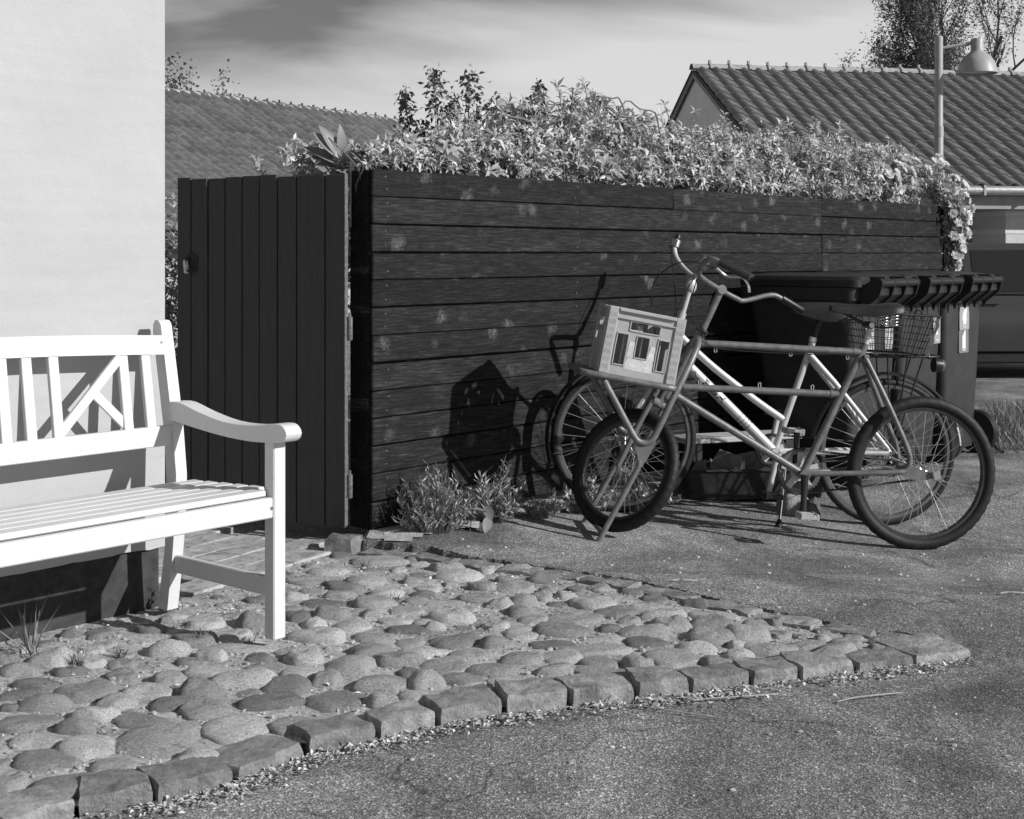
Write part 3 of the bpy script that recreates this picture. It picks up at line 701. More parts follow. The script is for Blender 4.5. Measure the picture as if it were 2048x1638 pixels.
lath = ob('garden_lath', MB().box((0, 0, 0), (.02, .012, .30), None, .002), 'plank', None, 30, loc=(-.722, 6.20, 1.535)); tag(lath, 'short pale wooden lath between gate and fence top', 'stake')
tag(bk, 'rough grey stone block on the ground under the gate hinge', 'stone')

# ================================================================== FENCE
FA = math.atan2(0.753, 0.657)
fence = thing('timber_fence', 'black stained fence of wide horizontal boards behind the bicycles', 'fence', (-0.648 * FK, 6.30 * FK, FZ0), (0, 0, FA)); fence.scale = (FK, FK, FK)
rnd = random.Random(6); NB = 13; FH = 1.654; pitch = FH / NB
FLEN = 6.22
for r in range(NB):
    zc = (r + 0.5) * pitch
    seams = [0.0, 4.217 + (0 if r > 4 else -1.2), FLEN]
    if r == NB - 1: seams = [0.0, 2.42, 4.217, FLEN]
    for a, b in zip(seams[:-1], seams[1:]):
        L = b - a - 0.003
        o = ob('board', MB().box((0, 0, 0), (L, 0.026, pitch - rnd.uniform(.0015, .008)), None, 0.0045), 'fence', fence, 30,
               loc=((a + b) / 2, rnd.uniform(-.003, .003), zc + rnd.uniform(-.003, .003)), rot=(rnd.uniform(-.03, .03), rnd.uniform(-.0016, .0016), 0))
    o = ob('return_board', MB().box((0, 0, 0), (1.3, 0.026, pitch - .007), None, 0.003), 'fence', fence, 30, loc=(FLEN - 0.012, 0.68, zc), rot=(0, 0, PI / 2))
nq = MB()
for r in range(NB):
    for x in (0.09, 1.5, 2.9, 4.19, 4.245, 5.5):
        for dz in (-.03, .032): nq.ball((x + rnd.uniform(-.012, .012), -.0135, (r + .5) * pitch + dz + rnd.uniform(-.006, .006)), (.004, .002, .004), 6, 4)
ob('nail_heads', nq, 'gate_metal', fence, 60)
ob('light_stop_panel', MB().box((FLEN / 2, 0.022, 0.82), (FLEN - 0.1, 0.008, 1.58)), 'fence', fence, 0)  # added unseen sheet, keeps light from leaking between the boards
ob('end_post', MB().box((0.035, 0.078, 0.826), (0.07, 0.125, 1.652), None, 0.003), 'fence', fence, 30)
for x in (1.5, 2.9, 4.2, 5.5): ob('post', MB().box((x, 0.06, 0.80), (0.09, 0.09, 1.60)), 'fence', fence, 30)
ob('end_post', MB().box((FLEN - 0.045, 0.07, 0.80), (0.09, 0.11, 1.60)), 'fence', fence, 30)

# ================================================================== BICYCLES
BK = 1.06   # both bicycles measured again against their shadows on the fence
def bike_root(name, label, R, F):
    R = Vector(R); F = (Vector(F) - R).normalized(); L = Vector((-F.y, F.x, 0)).normalized(); U = F.cross(L)
    R = Vector((R.x * BK, R.y * BK, 1.26 + (R.z - 1.26) * BK)); o = thing(name, label, 'bicycle', R); o.scale = (BK, BK, BK)
    o.rotation_euler = Matrix(((F.x, L.x, U.x), (F.y, L.y, U.y), (F.z, L.z, U.z))).to_euler()
    return o
RX90 = Matrix.Rotation(rad(90), 4, 'X')
def wheel(bike, c, R, tr, mt=None, ns=32, rimm='rim', knob=0.002, hubr=0.02):
    """wheel (rim) > tyre, spokes, hub; built about its centre in the x-z plane"""
    mt = mt or Matrix.Identity(4)
    Rr = R - 2 * tr + 0.006
    rim = ob('wheel', MB().lathe([(Rr - .016, -.008), (Rr - .012, -.013), (Rr + .004, -.014), (Rr + .004, .014), (Rr - .012, .013), (Rr - .016, .008), (Rr - .016, -.008)], 64, RX90, False), rimm, bike, 40)
    rim.matrix_local = mt @ Matrix.Translation(c)
    m = MB(); NS, NP = 132, 12; Rc = R - tr
    for i in range(NS):
        a = 2 * PI * i / NS
        for k in range(NP):
            p = 2 * PI * k / NP; out = math.cos(p); r = tr
            if out > 0.3: r = tr + (knob if ((i + (1 if math.sin(p) > 0.2 else (0 if math.sin(p) > -0.2 else 1))) % 3 != 0) else -knob)
            q = Rc + r * out
            m.v.append((q * math.cos(a), r * math.sin(p) * 0.95, q * math.sin(a)))
    for i in range(NS):
        j = (i + 1) % NS
        for k in range(NP):
            k2 = (k + 1) % NP; m.f.append((i * NP + k, i * NP + k2, j * NP + k2, j * NP + k))
    ob('tyre', m, 'rubber', rim, 50)
    sp = MB()
    for i in range(ns):
        a = 2 * PI * i / ns; sd = 1 if i % 2 else -1; off = (0.32 if (i // 2) % 2 else -0.32) * 3.2
        h = Vector((hubr * math.cos(a + off), sd * 0.03, hubr * math.sin(a + off))); e = Vector((Rr * math.cos(a) * .985, sd * 0.003, Rr * math.sin(a) * .985))
        sp.tube([h, e], 0.0013, 5)
    ob('spokes', sp, 'steel', rim, 60)
    ob('hub', MB().lathe([(.008, -.055), (.01, -.04), (hubr, -.034), (hubr, -.028), (.013, -.024), (.013, .024), (hubr, .028), (hubr, .034), (.01, .04), (.008, .055)], 14, RX90), 'chrome', rim, 40)
    return rim
def poly_plate(poly, y, th, m, name, bike): return ob(name, MB().prism(poly, -y - th / 2, -y + th / 2, XZ_Y), m, bike, 20)

# ---- grey cargo bicycle in front
b1 = bike_root('cargo_bicycle', 'matte grey cargo bicycle with front rack, fat tyres and front stand', (1.822, 6.14, -0.0573), (0.4931, 6.0, 0.047))
wheel(b1, (0.022, 0, 0.343), 0.343, 0.027, None, 36, 'rim', .0013)
AX = Vector((-0.24, 0, 0.519)).normalized(); A0 = Vector((1.238, 0, 0.57))
ST = Matrix.Translation(A0) @ Matrix.Rotation(rad(-52), 4, AX) @ Matrix.Translation(-A0)
wheel(b1, (1.362, 0, 0.276), 0.276, 0.027, ST, 36)
fr = MB()
fr.tube([(1.083, 0, .849), (.345, 0, .861)], .0165, 12); fr.tube([(1.15, 0, .652), (.43, 0, .668)], .0155, 12)
fr.tube([(1.165, 0, .615), (.565, 0, .306)], .0165, 12); fr.tube([(.322, 0, .90), (.565, 0, .306)], .0165, 12)
fr.tube([(1.075, 0, .885), (1.205, 0, .60)], .021, 14)
for (u, h, d) in ((1.06, .849, 0), (1.128, .652, 0), (.372, .8605, 0), (.462, .6675, 0)): fr.tube([(u + .006, 0, h), (u - .006, 0, h)], .0182, 12)
for s_ in (1, -1):
    fr.tube(crom([(.325, .018 * s_, .838), (.212, .055 * s_, .63), (.125, .068 * s_, .46), (.108, .07 * s_, .40), (.125, .07 * s_, .358), (.182, .07 * s_, .347), (.38, .045 * s_, .326), (.555, .02 * s_, .31)], 6), .0125, 10)
    fr.prism([(.15, .352), (.10, .378), (.04, .365), (.0, .352), (-.012, .335), (.03, .322), (.10, .322)], -.072 * s_ - .003, -.072 * s_ + .003, XZ_Y)
    fr.tube(crom([(1.085, .022 * s_, .862), (1.10, .07 * s_, .835), (1.15, .13 * s_, .74), (1.218, .172 * s_, .604), (1.266, .18 * s_, .489), (1.29, .18 * s_, .438), (1.32, .18 * s_, .419), (1.355, .18 * s_, .428), (1.385, .18 * s_, .466), (1.45, .18 * s_, .567), (1.517, .18 * s_, .672)], 6), .0145, 10)
    fr.prism([(1.272, .428), (1.368, .428), (1.345, .345), (1.33, .318), (1.312, .34)], -.18 * s_ - .003, -.18 * s_ + .003, XZ_Y)
    fr.tube([(1.335, .165 * s_, .33), (1.335, .20 * s_, .33)], .011, 10)
fr.tube([(.565, -.04, .306), (.565, .04, .306)], .024, 16)
ob('frame', fr, 'bike_grey', b1, 40)
tabs = MB()
for (u, h, d) in ((1.0, .849, -1), (.66, .856, -1), (.40, .86, -1), (1.06, .654, 1), (.79, .66, 1), (.55, .666, 1)):
    tabs.tube([(u - .005, 0, h + d * .014), (u - .006, 0, h + d * .032), (u, 0, h + d * .036), (u + .006, 0, h + d * .032), (u + .005, 0, h + d * .014)], .0018, 6)
ob('cable_tabs', tabs, 'silver', b1)
pipe = [(1.612, .13), (1.60, .165), (1.56, .18), (1.40, .182), (1.245, .18), (1.215, .165), (1.205, .12)]
loop = [(u, v, .701 - (1.612 - u) * .111) for (u, v) in pipe] + [(u, -v, .701 - (1.612 - u) * .111) for (u, v) in pipe[::-1]]
rk = MB().tube(crom(loop, 3, True), .0145, 10, True)
for v in (-.09, 0, .09): rk.tube([(1.605, v, .70), (1.21, v, .656)], .007, 8)
ob('front_rack', rk, 'bike_grey', b1, 40)
for s_ in (1, -1):
    ob('stand_leg', MB().tube([(1.34, .19 * s_, .345), (1.345, .192 * s_, .315), (1.495, .20 * s_, -.012)], [.013, .013, .0125], 10), 'bike_grey', b1)
ob('stand_crossbar', MB().tube([(1.475, .20, .03), (1.475, -.20, .03)], .011, 10), 'bike_grey', b1)
fk = MB()
for s_ in (1, -1): fk.tube(crom([(1.235, .048 * s_, .58), (1.30, .052 * s_, .43), (1.362, .05 * s_, .276)], 5), .0125, 10)
fk.tube([(1.238, -.055, .575), (1.238, .055, .575)], .019, 12); fk.tube([(1.19, 0, .67), (1.24, 0, .565)], .016, 12)
o = ob('fork', fk, 'bike_grey', b1, 40); o.matrix_local = ST
ob('cables', MB().tube(crom([(1.12, .05, 1.13), (1.13, .03, 1.0), (1.06, .022, .875), (.98, .02, .832), (.60, .02, .836), (.37, .02, .84), (.27, .04, .72), (.10, .05, .45)], 6), .0024, 6).tube(crom([(1.14, .10, 1.14), (1.20, .08, 1.0), (1.21, .05, .8), (1.24, .03, .62)], 6), .0024, 6), 'black', b1)
ob('headset', MB().tube([(1.072, 0, .892), (1.066, 0, .905), (1.062, 0, .914)], [.026, .03, .022], 16), 'black', b1, 30)
ob('stem', MB().tube([(1.068, 0, .90), (.995, 0, 1.09)], .0155, 12).tube([(1.0, -.02, 1.088), (.995, .02, 1.092)], .021, 12), 'bike_grey', b1, 40)
hb = crom([(.963, .33, 1.149), (1.05, .31, 1.187), (1.112, .285, 1.216), (1.14, .235, 1.20), (1.14, .16, 1.155), (1.10, .10, 1.13), (.998, 0, 1.09), (.91, -.04, 1.056), (.87, -.055, 1.05), (.75, -.08, 1.083), (.693, -.09, 1.072), (.586, -.10, 1.023)], 6)
bar = ob('handlebar', MB().tube(hb, .0112, 10), 'bike_grey', b1, 60)
for a, b in (((.965, .33, 1.150), (1.09, .297, 1.206)), ((.586, -.10, 1.023), (.69, -.09, 1.072))):
    ob('grip', MB().tube([a, Vector(a).lerp(Vector(b), .03), Vector(a).lerp(Vector(b), .1), b], [.013, .0175, .0155, .0165], 12), 'black', bar, 50)
ob('brake_lever', MB().tube(crom([(1.09, .26, 1.18), (1.04, .25, 1.15), (.98, .26, 1.15), (.955, .27, 1.125), (.945, .27, 1.09)], 4), .006, 8), 'chrome', bar)
ob('brake_cable', MB().tube(crom([(1.09, .24, 1.18), (1.20, .12, 1.20), (1.29, .02, 1.12), (1.30, .0, 1.00), (1.27, .0, .85), (1.25, 0, .62)], 6), .0026, 6), 'black', b1)
def saddle(bike, prof, m='leather'):
    """prof: list of (u, half width, top h, skirt depth)"""
    q = MB(); n = 11
    for (u, w, h, sk) in prof:
        for k in range(n):
            t = -1 + 2 * k / (n - 1); y = w * math.sin(t * PI / 2)
            q.v.append((u, y, h - sk * abs(t) ** 3 - 0.0))
        for k in range(n - 1, -1, -1):
            t = -1 + 2 * k / (n - 1); y = (w - .006) * math.sin(t * PI / 2)
            q.v.append((u, y, h - .006 - (sk - .004) * abs(t) ** 3))
    N = 2 * n
    for i in range(len(prof) - 1):
        for k in range(N): q.f.append((i * N + k, i * N + (k + 1) % N, (i + 1) * N + (k + 1) % N, (i + 1) * N + k))
    q.f.append(tuple(range(N))[::-1]); q.f.append(tuple((len(prof) - 1) * N + k for k in range(N)))
    return ob('saddle', q, m, bike, 60)
def coil(c, r, h, turns, wire):
    return MB().tube([(c[0] + r * math.cos(a), c[1] + r * math.sin(a), c[2] + h * a / (2 * PI * turns)) for a in np.linspace(0, 2 * PI * turns, int(turns * 12))], wire, 6)
sd = saddle(b1, [(.185, .085, 1.085, .03), (.20, .10, 1.092, .04), (.25, .10, 1.085, .045), (.32, .07, 1.075, .05), (.40, .042, 1.07, .045), (.47, .03, 1.066, .035), (.495, .022, 1.058, .02)])
for v in (.06, -.06): ob('saddle_spring', coil((.225, v, .99), .02, .06, 4.5, .0042), 'chrome', sd, 60)
sr = MB()
for v in (.025, -.025): sr.tube(crom([(.225, v * 2.4, .985), (.27, v * 1.6, .978), (.33, v, .988), (.42, v, 1.025), (.47, v * .6, 1.05)], 5), .0045, 8)
sr.tube([(.318, -.035, .985), (.318, .04, .985)], .016, 10)
ob('saddle_rails', sr, 'black', sd, 60); ob('clamp_bolt', MB().tube([(.318, .035, .985), (.318, .048, .985)], .012, 10), 'chrome', sd)
ob('seat_post', MB().tube([(.326, 0, .885), (.305, 0, .975)], .0135, 12), 'silver', b1)
ob('seat_bolt', MB().tube([(.322, -.028, .845), (.322, .03, .845)], .011, 10), 'chrome', b1)
def chainring(bike, c, R, n=38, m='rim2'):
    q = MB(); P = []
    for i in range(n * 2):
        a = PI * i / n; r = R + (.004 if i % 2 else -.003); P.append((r * math.cos(a), r * math.sin(a)))
    I = [((R - .02) * math.cos(PI * i / n), (R - .02) * math.sin(PI * i / n)) for i in range(n * 2)]
    N = n * 2
    for (y) in (-.002, .002):
        for p in P: q.v.append((c[0] + p[0], c[1] + y, c[2] + p[1]))
        for p in I: q.v.append((c[0] + p[0], c[1] + y, c[2] + p[1]))
    for i in range(N):
        j = (i + 1) % N
        q.f += [(i, j, N + j, N + i), (2 * N + j, 2 * N + i, 3 * N + i, 3 * N + j), (i, 2 * N + i, 2 * N + j, j), (N + j, 3 * N + j, 3 * N + i, N + i)]
    for k in range(5):
        a = 2 * PI * k / 5 + .3; q.bar((c[0], c[1], c[2]), (c[0] + (R - .015) * math.cos(a), c[1], c[2] + (R - .015) * math.sin(a)), .022, .004, (0, 1, 0))
    o = ob('chainring', q, m, bike, 20); sp_ = MB()
    for k in range(5):
        a = 2 * PI * k / 5 + .3; sp_.bar((c[0], c[1] + .006, c[2]), (c[0] + (R - .012) * math.cos(a), c[1] + .006, c[2] + (R - .012) * math.sin(a)), .03, .005, (0, 1, 0))
    sp_.tube([(c[0], c[1] - .004, c[2]), (c[0], c[1] + .010, c[2])], R * .42, 20); ob('spider', sp_, 'silver', o, 30); return o
def chain(bike, c1, R1, c2, R2, y):
    d = Vector((c2[0] - c1[0], c2[2] - c1[2])); L = d.length; a0 = math.atan2(d.y, d.x); q = math.acos((R1 - R2) / L); pts = []
    for t in np.linspace(a0 + q, a0 + 2 * PI - q, 26): pts.append((c1[0] + R1 * math.cos(t), y, c1[2] + R1 * math.sin(t)))
    for t in np.linspace(a0 - q, a0 + q, 10): pts.append((c2[0] + R2 * math.cos(t), y, c2[2] + R2 * math.sin(t)))
    P = []; n = len(pts)
    for i in range(n):
        a = Vector(pts[i]); b = Vector(pts[(i + 1) % n]); k = max(1, int((b - a).length / .009))
        for j in range(k): P.append(a.lerp(b, j / k))
    return ob('chain', MB().tube(P, [.0042 if i % 2 else .0062 for i in range(len(P))], 6, True), 'chain', bike, 60)
def crank(bike, a, b, m='black', pm='black', out=1):
    q = MB().tube([a, Vector(a).lerp(Vector(b), .12), Vector(a).lerp(Vector(b), .6), b], [.019, .017, .013, .014], 12)
    o = ob('crank_arm', q, m, bike, 50); p = Vector(b) + Vector((0, .055 * out, 0))
    pd_ = MB().box(p, (.09, .012, .026), None, .003)
    for dx in (-.035, .035): pd_.box(p + Vector((dx, 0, 0)), (.014, .085, .028), None, .003)
    for dy in (-.036, .036): pd_.box(p + Vector((0, dy, 0)), (.085, .012, .022), None, .003)
    ob('pedal', pd_, pm, o, 30); return o
chainring(b1, (.565, -.045, .31), .098)
chain(b1, (.565, -.045, .31), .1, (.022, -.045, .343), .036, -.045)
crank(b1, (.578, .07, .312), (.577, .085, .145), 'black', 'clear'); crank(b1, (.575, -.07, .312), (.577, -.085, .478), 'black', 'clear', -1)
pk = thing('padlock', 'small metal padlock hanging by the rear hub of the grey cargo bicycle', 'padlock', b1.matrix_basis @ Vector((-.008, .082, .365)))
pk.rotation_euler = (0, rad(-12), rad(10))
ob('lock_body', MB().box((0, 0, -.02), (.04, .018, .046), None, .004), 'brass', pk, 30)
ob('shackle', MB().tube(crom([(-.013, 0, 0), (-.014, 0, .03), (0, 0, .044), (.014, 0, .03), (.013, 0, 0)], 5), .0035, 8), 'chrome', pk)

# ---- beer crate on its rack
cr = thing('plastic_crate', 'light grey plastic bottle crate with handle slot on the front rack', 'crate')
cr.matrix_world = b1.matrix_basis @ Matrix.Translation((1.378, .035, .688)) @ Matrix.Rotation(rad(-6.3), 4, 'Y')
CL, CW, CH = .335, .27, .285
def crate_side(L, name, base):
    """panel in local x (length) - z, thickness towards +y; windows cut out"""
    T = .012; q = MB()
    holes = [(-.108, .095, .07, .19), (-.035, .06, .10, .19), (.038, .06, .07, .19)]
    xs_ = [-L / 2, -.115, -.065, -.028, .028, .065, .115, L / 2] if L > .3 else [-L / 2, -.09, -.05, -.022, .022, .05, .09, L / 2]
    zs_ = [0, .045, .085, .178, .195, .235, .262, CH]
    def hole(i, j):
        xm = (xs_[i] + xs_[i + 1]) / 2; zm = (zs_[j] + zs_[j + 1]) / 2
        if i in (1, 5) and .045 < zm < .178: return True
        if i == 3 and .085 < zm < .178: return True
        if i in (2, 3, 4) and .195 < zm < .235: return True
        return False
    for i in range(7):
        for j in range(7):
            if hole(i, j): continue
            q.box(((xs_[i] + xs_[i + 1]) / 2, T / 2, (zs_[j] + zs_[j + 1]) / 2), (xs_[i + 1] - xs_[i], T, zs_[j + 1] - zs_[j]))
    def rimm(x0, x1, z0, z1):
        q.tube(crom([(x0 + .008, -.001, z0), (x1 - .008, -.001, z0), (x1, -.001, z0 + .008), (x1, -.001, z1 - .008), (x1 - .008, -.001, z1), (x0 + .008, -.001, z1), (x0, -.001, z1 - .008), (x0, -.001, z0 + .008)], 2, True), .0032, 6, True)
    rimm(xs_[1], xs_[2], .045, .178); rimm(xs_[5], xs_[6], .045, .178); rimm(xs_[3], xs_[4], .085, .178); rimm(xs_[2], xs_[5], .195, .235)
    for sx in (-1, 1):
        q.box((sx * (L / 2 - .021), -.003, CH / 2), (.042, .010, CH), None, .003)
        for k in range(8):
            z = .03 + k * .032
            if k % 2: 
                for r in range(4): q.box((sx * (L / 2 - .021), -.008, z - .008 + r * .005), (.028, .0016, .002))
            else:
                for r in range(6): q.box((sx * (L / 2 - .021) - .0125 + r * .005, -.008, z), (.0018, .0016, .018))
    q.box((0, -.006, CH - .008), (L - .085, .012, .016), None, .003); q.box((0, -.004, CH - .042), (L - .085, .008, .006))
    return q
for nm, mt, L in (('side_panel', Matrix.Translation((0, CW / 2, 0)) @ Matrix.Rotation(PI, 4, 'Z'), CL), ('side_panel', Matrix.Translation((0, -CW / 2, 0)), CL),
                  ('end_panel', Matrix.Translation((CL / 2 - .004, 0, 0)) @ Matrix.Rotation(PI / 2, 4, 'Z'), CW - .03), ('end_panel', Matrix.Translation((-CL / 2 + .004, 0, 0)) @ Matrix.Rotation(-PI / 2, 4, 'Z'), CW - .03)):
    o = ob(nm, crate_side(L, nm, None), 'crate', cr, 30); o.matrix_local = mt
ob('floor', MB().box((0, 0, .012), (CL - .02, CW - .02, .012)), 'crate', cr, 0)
dv = MB()
for x in (-.08, 0, .08): dv.box((x, 0, .10), (.004, CW - .03, .16))
for y in (-.045, .045): dv.box((0, y, .10), (CL - .03, .004, .155))
ob('bottle_dividers', dv, 'crate', cr, 0)
lab = MB(); y = CW / 2 + .0005
for i, (x0, x1, z0, z1) in enumerate([(-.062, .062, .030, .062), (-.060, .058, .062, .083), (-.060, -.030, .083, .118), (.031, .060, .083, .15), (-.060, -.034, .118, .145)]):
    lab.quad((x0, y + .0004 * i, z0), (x1, y + .0004 * i, z0), (x1 - .004, y + .0004 * i, z1), (x0 + .003, y + .0004 * i, z1))
ob('worn_print', lab, 'crate_label', cr, 0)

# ---- silver bicycle behind
b2 = bike_root('silver_bicycle', 'silver step-through bicycle with wire basket leaning behind the grey one', (1.814, 6.67, -0.05), (0.522, 6.50, 0.045))
wheel(b2, (.03, 0, .355), .355, .019, None, 36, 'rim2', .0006)
wheel(b2, (1.325, 0, .350), .350, .019, None, 36, 'rim2', .0006)
f2 = MB()
f2.tube([(1.115, 0, .775), (.587, 0, .325)], .0245, 16)
f2.tube(crom([(1.10, 0, .86), (.995, 0, .771), (.90, 0, .70), (.798, 0, .632), (.68, 0, .555), (.556, 0, .483)], 5), .0175, 14)
f2.tube([(.43, 0, .875), (.587, 0, .325)], .0165, 14); f2.tube([(1.085, 0, .96), (1.178, 0, .63)], .021, 14)
for s_ in (1, -1):
    f2.tube([(.45, .02 * s_, .80), (.33, .045 * s_, .68), (.04, .062 * s_, .372)], [.016, .0145, .0105], 12)
    f2.tube([(.57, .03 * s_, .325), (.35, .05 * s_, .34), (.04, .062 * s_, .356)], .0115, 10)
f2.tube([(.587, -.036, .325), (.587, .036, .325)], .023, 16)
ob('frame', f2, 'silver', b2, 40)
# lettering wrapped round the down tube
def text_mesh(body, size):
    cu = bpy.data.curves.new('lettering', 'FONT'); cu.body = body; cu.size = size; cu.extrude = 0.0; cu.offset = size * 0.03
    to = bpy.data.objects.new('lettering_tmp', cu); COL.objects.link(to)
    dg = bpy.context.evaluated_depsgraph_get(); me = bpy.data.meshes.new_from_object(to.evaluated_get(dg))
    bpy.data.objects.remove(to); bpy.data.curves.remove(cu); return me
lt = text_mesh('RALEIGH', .05)
A = Vector((1.055, 0, .724)); dr = (Vector((.587, 0, .325)) - Vector((1.115, 0, .775))).normalized(); upd = Vector((-dr.z, 0, dr.x)); 
if upd.z < 0: upd = -upd
wmax = max(v.co.x for v in lt.vertices)
for v in lt.vertices:
    x = v.co.x * .262 / wmax; a = (v.co.y - .018) / .0245 * 0.85
    v.co = A + dr * x + upd * (.0252 * math.sin(a)) + Vector((0, .0252 * math.cos(a), 0))
lt.materials.append(M['decal']); link('lettering', lt, b2)
bands = MB()
for (t_, w) in ((.70, .0015),):
    p = A.lerp(Vector((.587, 0, .325)), t_); bands.tube([p - dr * w, p + dr * w], .0252, 16)
for (t_, w) in ((.60, .0012), (.64, .0012), (.67, .0012)):
    p = A.lerp(Vector((.587, 0, .325)), t_); bands.tube([p - dr * w, p + dr * w], .0250, 16)
for (t_) in (.18, .30, .36, .52, .62, .70, .78):
    a_ = Vector((1.10, 0, .86)).lerp(Vector((.556, 0, .483)), t_)
ob('frame_band', bands, 'black', b2)
fk = MB()
for s_ in (1, -1): fk.tube(crom([(1.178, .055 * s_, .63), (1.25, .058 * s_, .50), (1.325, .05 * s_, .35)], 5), [.0155] * 6 + [.0145] * 4 + [.011], 10)
fk.tube([(1.18, -.065, .632), (1.18, .065, .632)], .021, 10)
ob('fork', fk, 'silver', b2, 40)
ob('stem', MB().tube([(1.085, 0, .95), (1.06, 0, 1.06), (1.04, 0, 1.135)], .0125, 12).ball((1.052, .0, 1.09), (.028, .022, .04), 10, 8), 'silver', b2, 60)
hb2 = crom([(1.07, -.26, 1.31), (1.085, -.245, 1.275), (1.082, -.20, 1.22), (1.06, -.10, 1.165), (1.04, 0, 1.135), (1.05, .10, 1.17), (1.06, .20, 1.205), (1.01, .245, 1.215), (.90, .26, 1.175), (.84, .265, 1.15)], 6)
bar2 = ob('handlebar', MB().tube(hb2, .0125, 10), 'silver', b2, 60)
ob('grip', MB().tube([(1.068, -.262, 1.315), (1.062, -.268, 1.335)], [.017, .012], 12), 'black', bar2)
ob('shifter_ring', MB().tube([(1.085, -.248, 1.272), (1.075, -.258, 1.305)], .026, 16), 'chrome', bar2, 40)
ob('grip', MB().tube([(.835, .265, 1.148), (1.0, .247, 1.213)], .0185, 12), 'black', bar2)
ob('brake_cable', MB().tube(crom([(1.10, -.24, 1.26), (1.12, -.1, 1.15), (1.115, -.02, 1.0), (1.14, .0, .8)], 6), .0026, 6), 'black', b2)
saddle(b2, [(.255, .08, 1.05, .06), (.27, .105, 1.056, .07), (.33, .11, 1.058, .085), (.40, .085, 1.055, .09), (.47, .05, 1.05, .07), (.53, .036, 1.045, .05), (.55, .022, 1.032, .03)])
ob('seat_post', MB().tube([(.435, 0, .86), (.395, 0, 1.01)], .0135, 12), 'black', b2); ob('seat_clamp', MB().tube([(.437, 0, .862), (.431, 0, .884)], .021, 14), 'chrome', b2)
def fender(c, R, a0, a1, m, w=.026):
    q = MB(); N = 30
    for i in range(N + 1):
        a = rad(a0 + (a1 - a0) * i / N)
        for k in range(7):
            p = -1 + k / 3.0; r = R - .012 * abs(p) ** 2
            q.v.append((c[0] + r * math.cos(a), w * p, c[2] + r * math.sin(a)))
        for k in range(6, -1, -1):
            p = -1 + k / 3.0; r = R - .012 * abs(p) ** 2 - .003
            q.v.append((c[0] + r * math.cos(a), w * p, c[2] + r * math.sin(a)))
    for i in range(N):
        for k in range(14): q.f.append((i * 14 + k, i * 14 + (k + 1) % 14, (i + 1) * 14 + (k + 1) % 14, (i + 1) * 14 + k))
    q.f.append(tuple(range(14))[::-1]); q.f.append(tuple(N * 14 + k for k in range(14))); return q
ob('mudguard', fender((.03, 0, .355), .388, 8, 158, None), 'black', b2, 40)
ob('mudguard_tip', fender((.03, 0, .355), .389, 150, 172, None, .02), 'silver', b2, 40)
ob('mudguard', fender((1.325, 0, .35), .378, -20, 135, None), 'black', b2, 40)
st2 = MB()
for s_ in (1, -1): st2.tube([(-.02, .06 * s_, .36), (-.30, .028 * s_, .60)], .0025, 6); st2.tube([(1.325, .055 * s_, .35), (1.66, .026 * s_, .26)], .0025, 6)
ob('mudguard_stays', st2, 'chrome', b2)
rk2 = MB()
for s_ in (1, -1):
    rk2.tube(crom([(.25, .05 * s_, .808), (.10, .068 * s_, .816), (-.12, .068 * s_, .83), (-.19, .04 * s_, .834), (-.20, 0, .834)], 5), .005, 8)
    rk2.tube([(.03, .066 * s_, .37), (.08, .068 * s_, .816)], .0045, 8); rk2.tube([(.02, .066 * s_, .37), (-.10, .068 * s_, .828)], .0045, 8)
    rk2.tube([(.015, .066 * s_, .37), (-.02, .068 * s_, .822)], .0045, 8)
for u in (.15, .05, -.05, -.14): rk2.tube([(u, -.068, .822), (u, .068, .822)], .004, 6)
ob('rear_rack', rk2, 'black', b2, 50)
rl = ob('rear_light', MB().tube([(-.185, 0, .79), (-.195, 0, .79), (-.222, 0, .79)], [.036, .036, .032], 16), 'black', b2, 40)
ob('reflector', MB().tube([(-.222, 0, .79), (-.236, 0, .79), (-.242, 0, .79)], [.031, .026, .012], 16), 'rim2', rl, 50)
chainring(b2, (.587, -.045, .325), .075, 32); chain(b2, (.587, -.045, .325), .077, (.03, -.045, .355), .032, -.045)
crank(b2, (.59, .065, .325), (.628, .08, .135), 'silver', 'black'); crank(b2, (.585, -.065, .325), (.55, -.08, .50), 'silver', 'black', -1)
ks = ob('kickstand', MB().tube([(.545, .05, .30), (.552, .075, .25), (.592, .16, .018)], .0065, 8), 'chrome', b2)
ob('stand_foot', MB().tube([(.590, .156, .03), (.596, .166, -.006)], [.009, .02], 12), 'black', ks)
# wire basket on the rack
bk = thing('wire_basket', 'black wire basket on the rear rack of the silver bicycle', 'basket')
bk.matrix_world = b2.matrix_basis @ Matrix.Translation((.065, 0, .838))
wb_ = MB(); ut, ub_, vt, vb, hh = .192, .138, .15, .115, .19
def brect(t): 
    u = ub_ + (ut - ub_) * t; v = vb + (vt - vb) * t; z = hh * t; return [(u, v, z), (-u, v, z), (-u, -v, z), (u, -v, z)]
ob('rim', MB().tube(crom([(ut - .02, vt, hh), (-ut + .02, vt, hh), (-ut, vt - .02, hh), (-ut, -vt + .02, hh), (-ut + .02, -vt, hh), (ut - .02, -vt, hh), (ut, -vt + .02, hh), (ut, vt - .02, hh)], 3, True), .0045, 8, True), 'black', bk)
for t in np.linspace(0, .86, 6): wb_.tube(brect(t), .0017, 6, True)
for i in range(11):
    k = -1 + 2 * i / 10
    for s_ in (1, -1): wb_.tube([(ub_ * k, vb * s_, 0), (ut * k, vt * s_, hh)], .0017, 6)
    wb_.tube([(ub_ * k, -vb, 0), (ub_ * k, vb, 0)], .0017, 6)
for i in range(9):
    k = -1 + 2 * i / 8
    for s_ in (1, -1): wb_.tube([(ub_ * s_, vb * k, 0), (ut * s_, vt * k, hh)], .0017, 6)
ob('wire_mesh', wb_, 'black', bk)
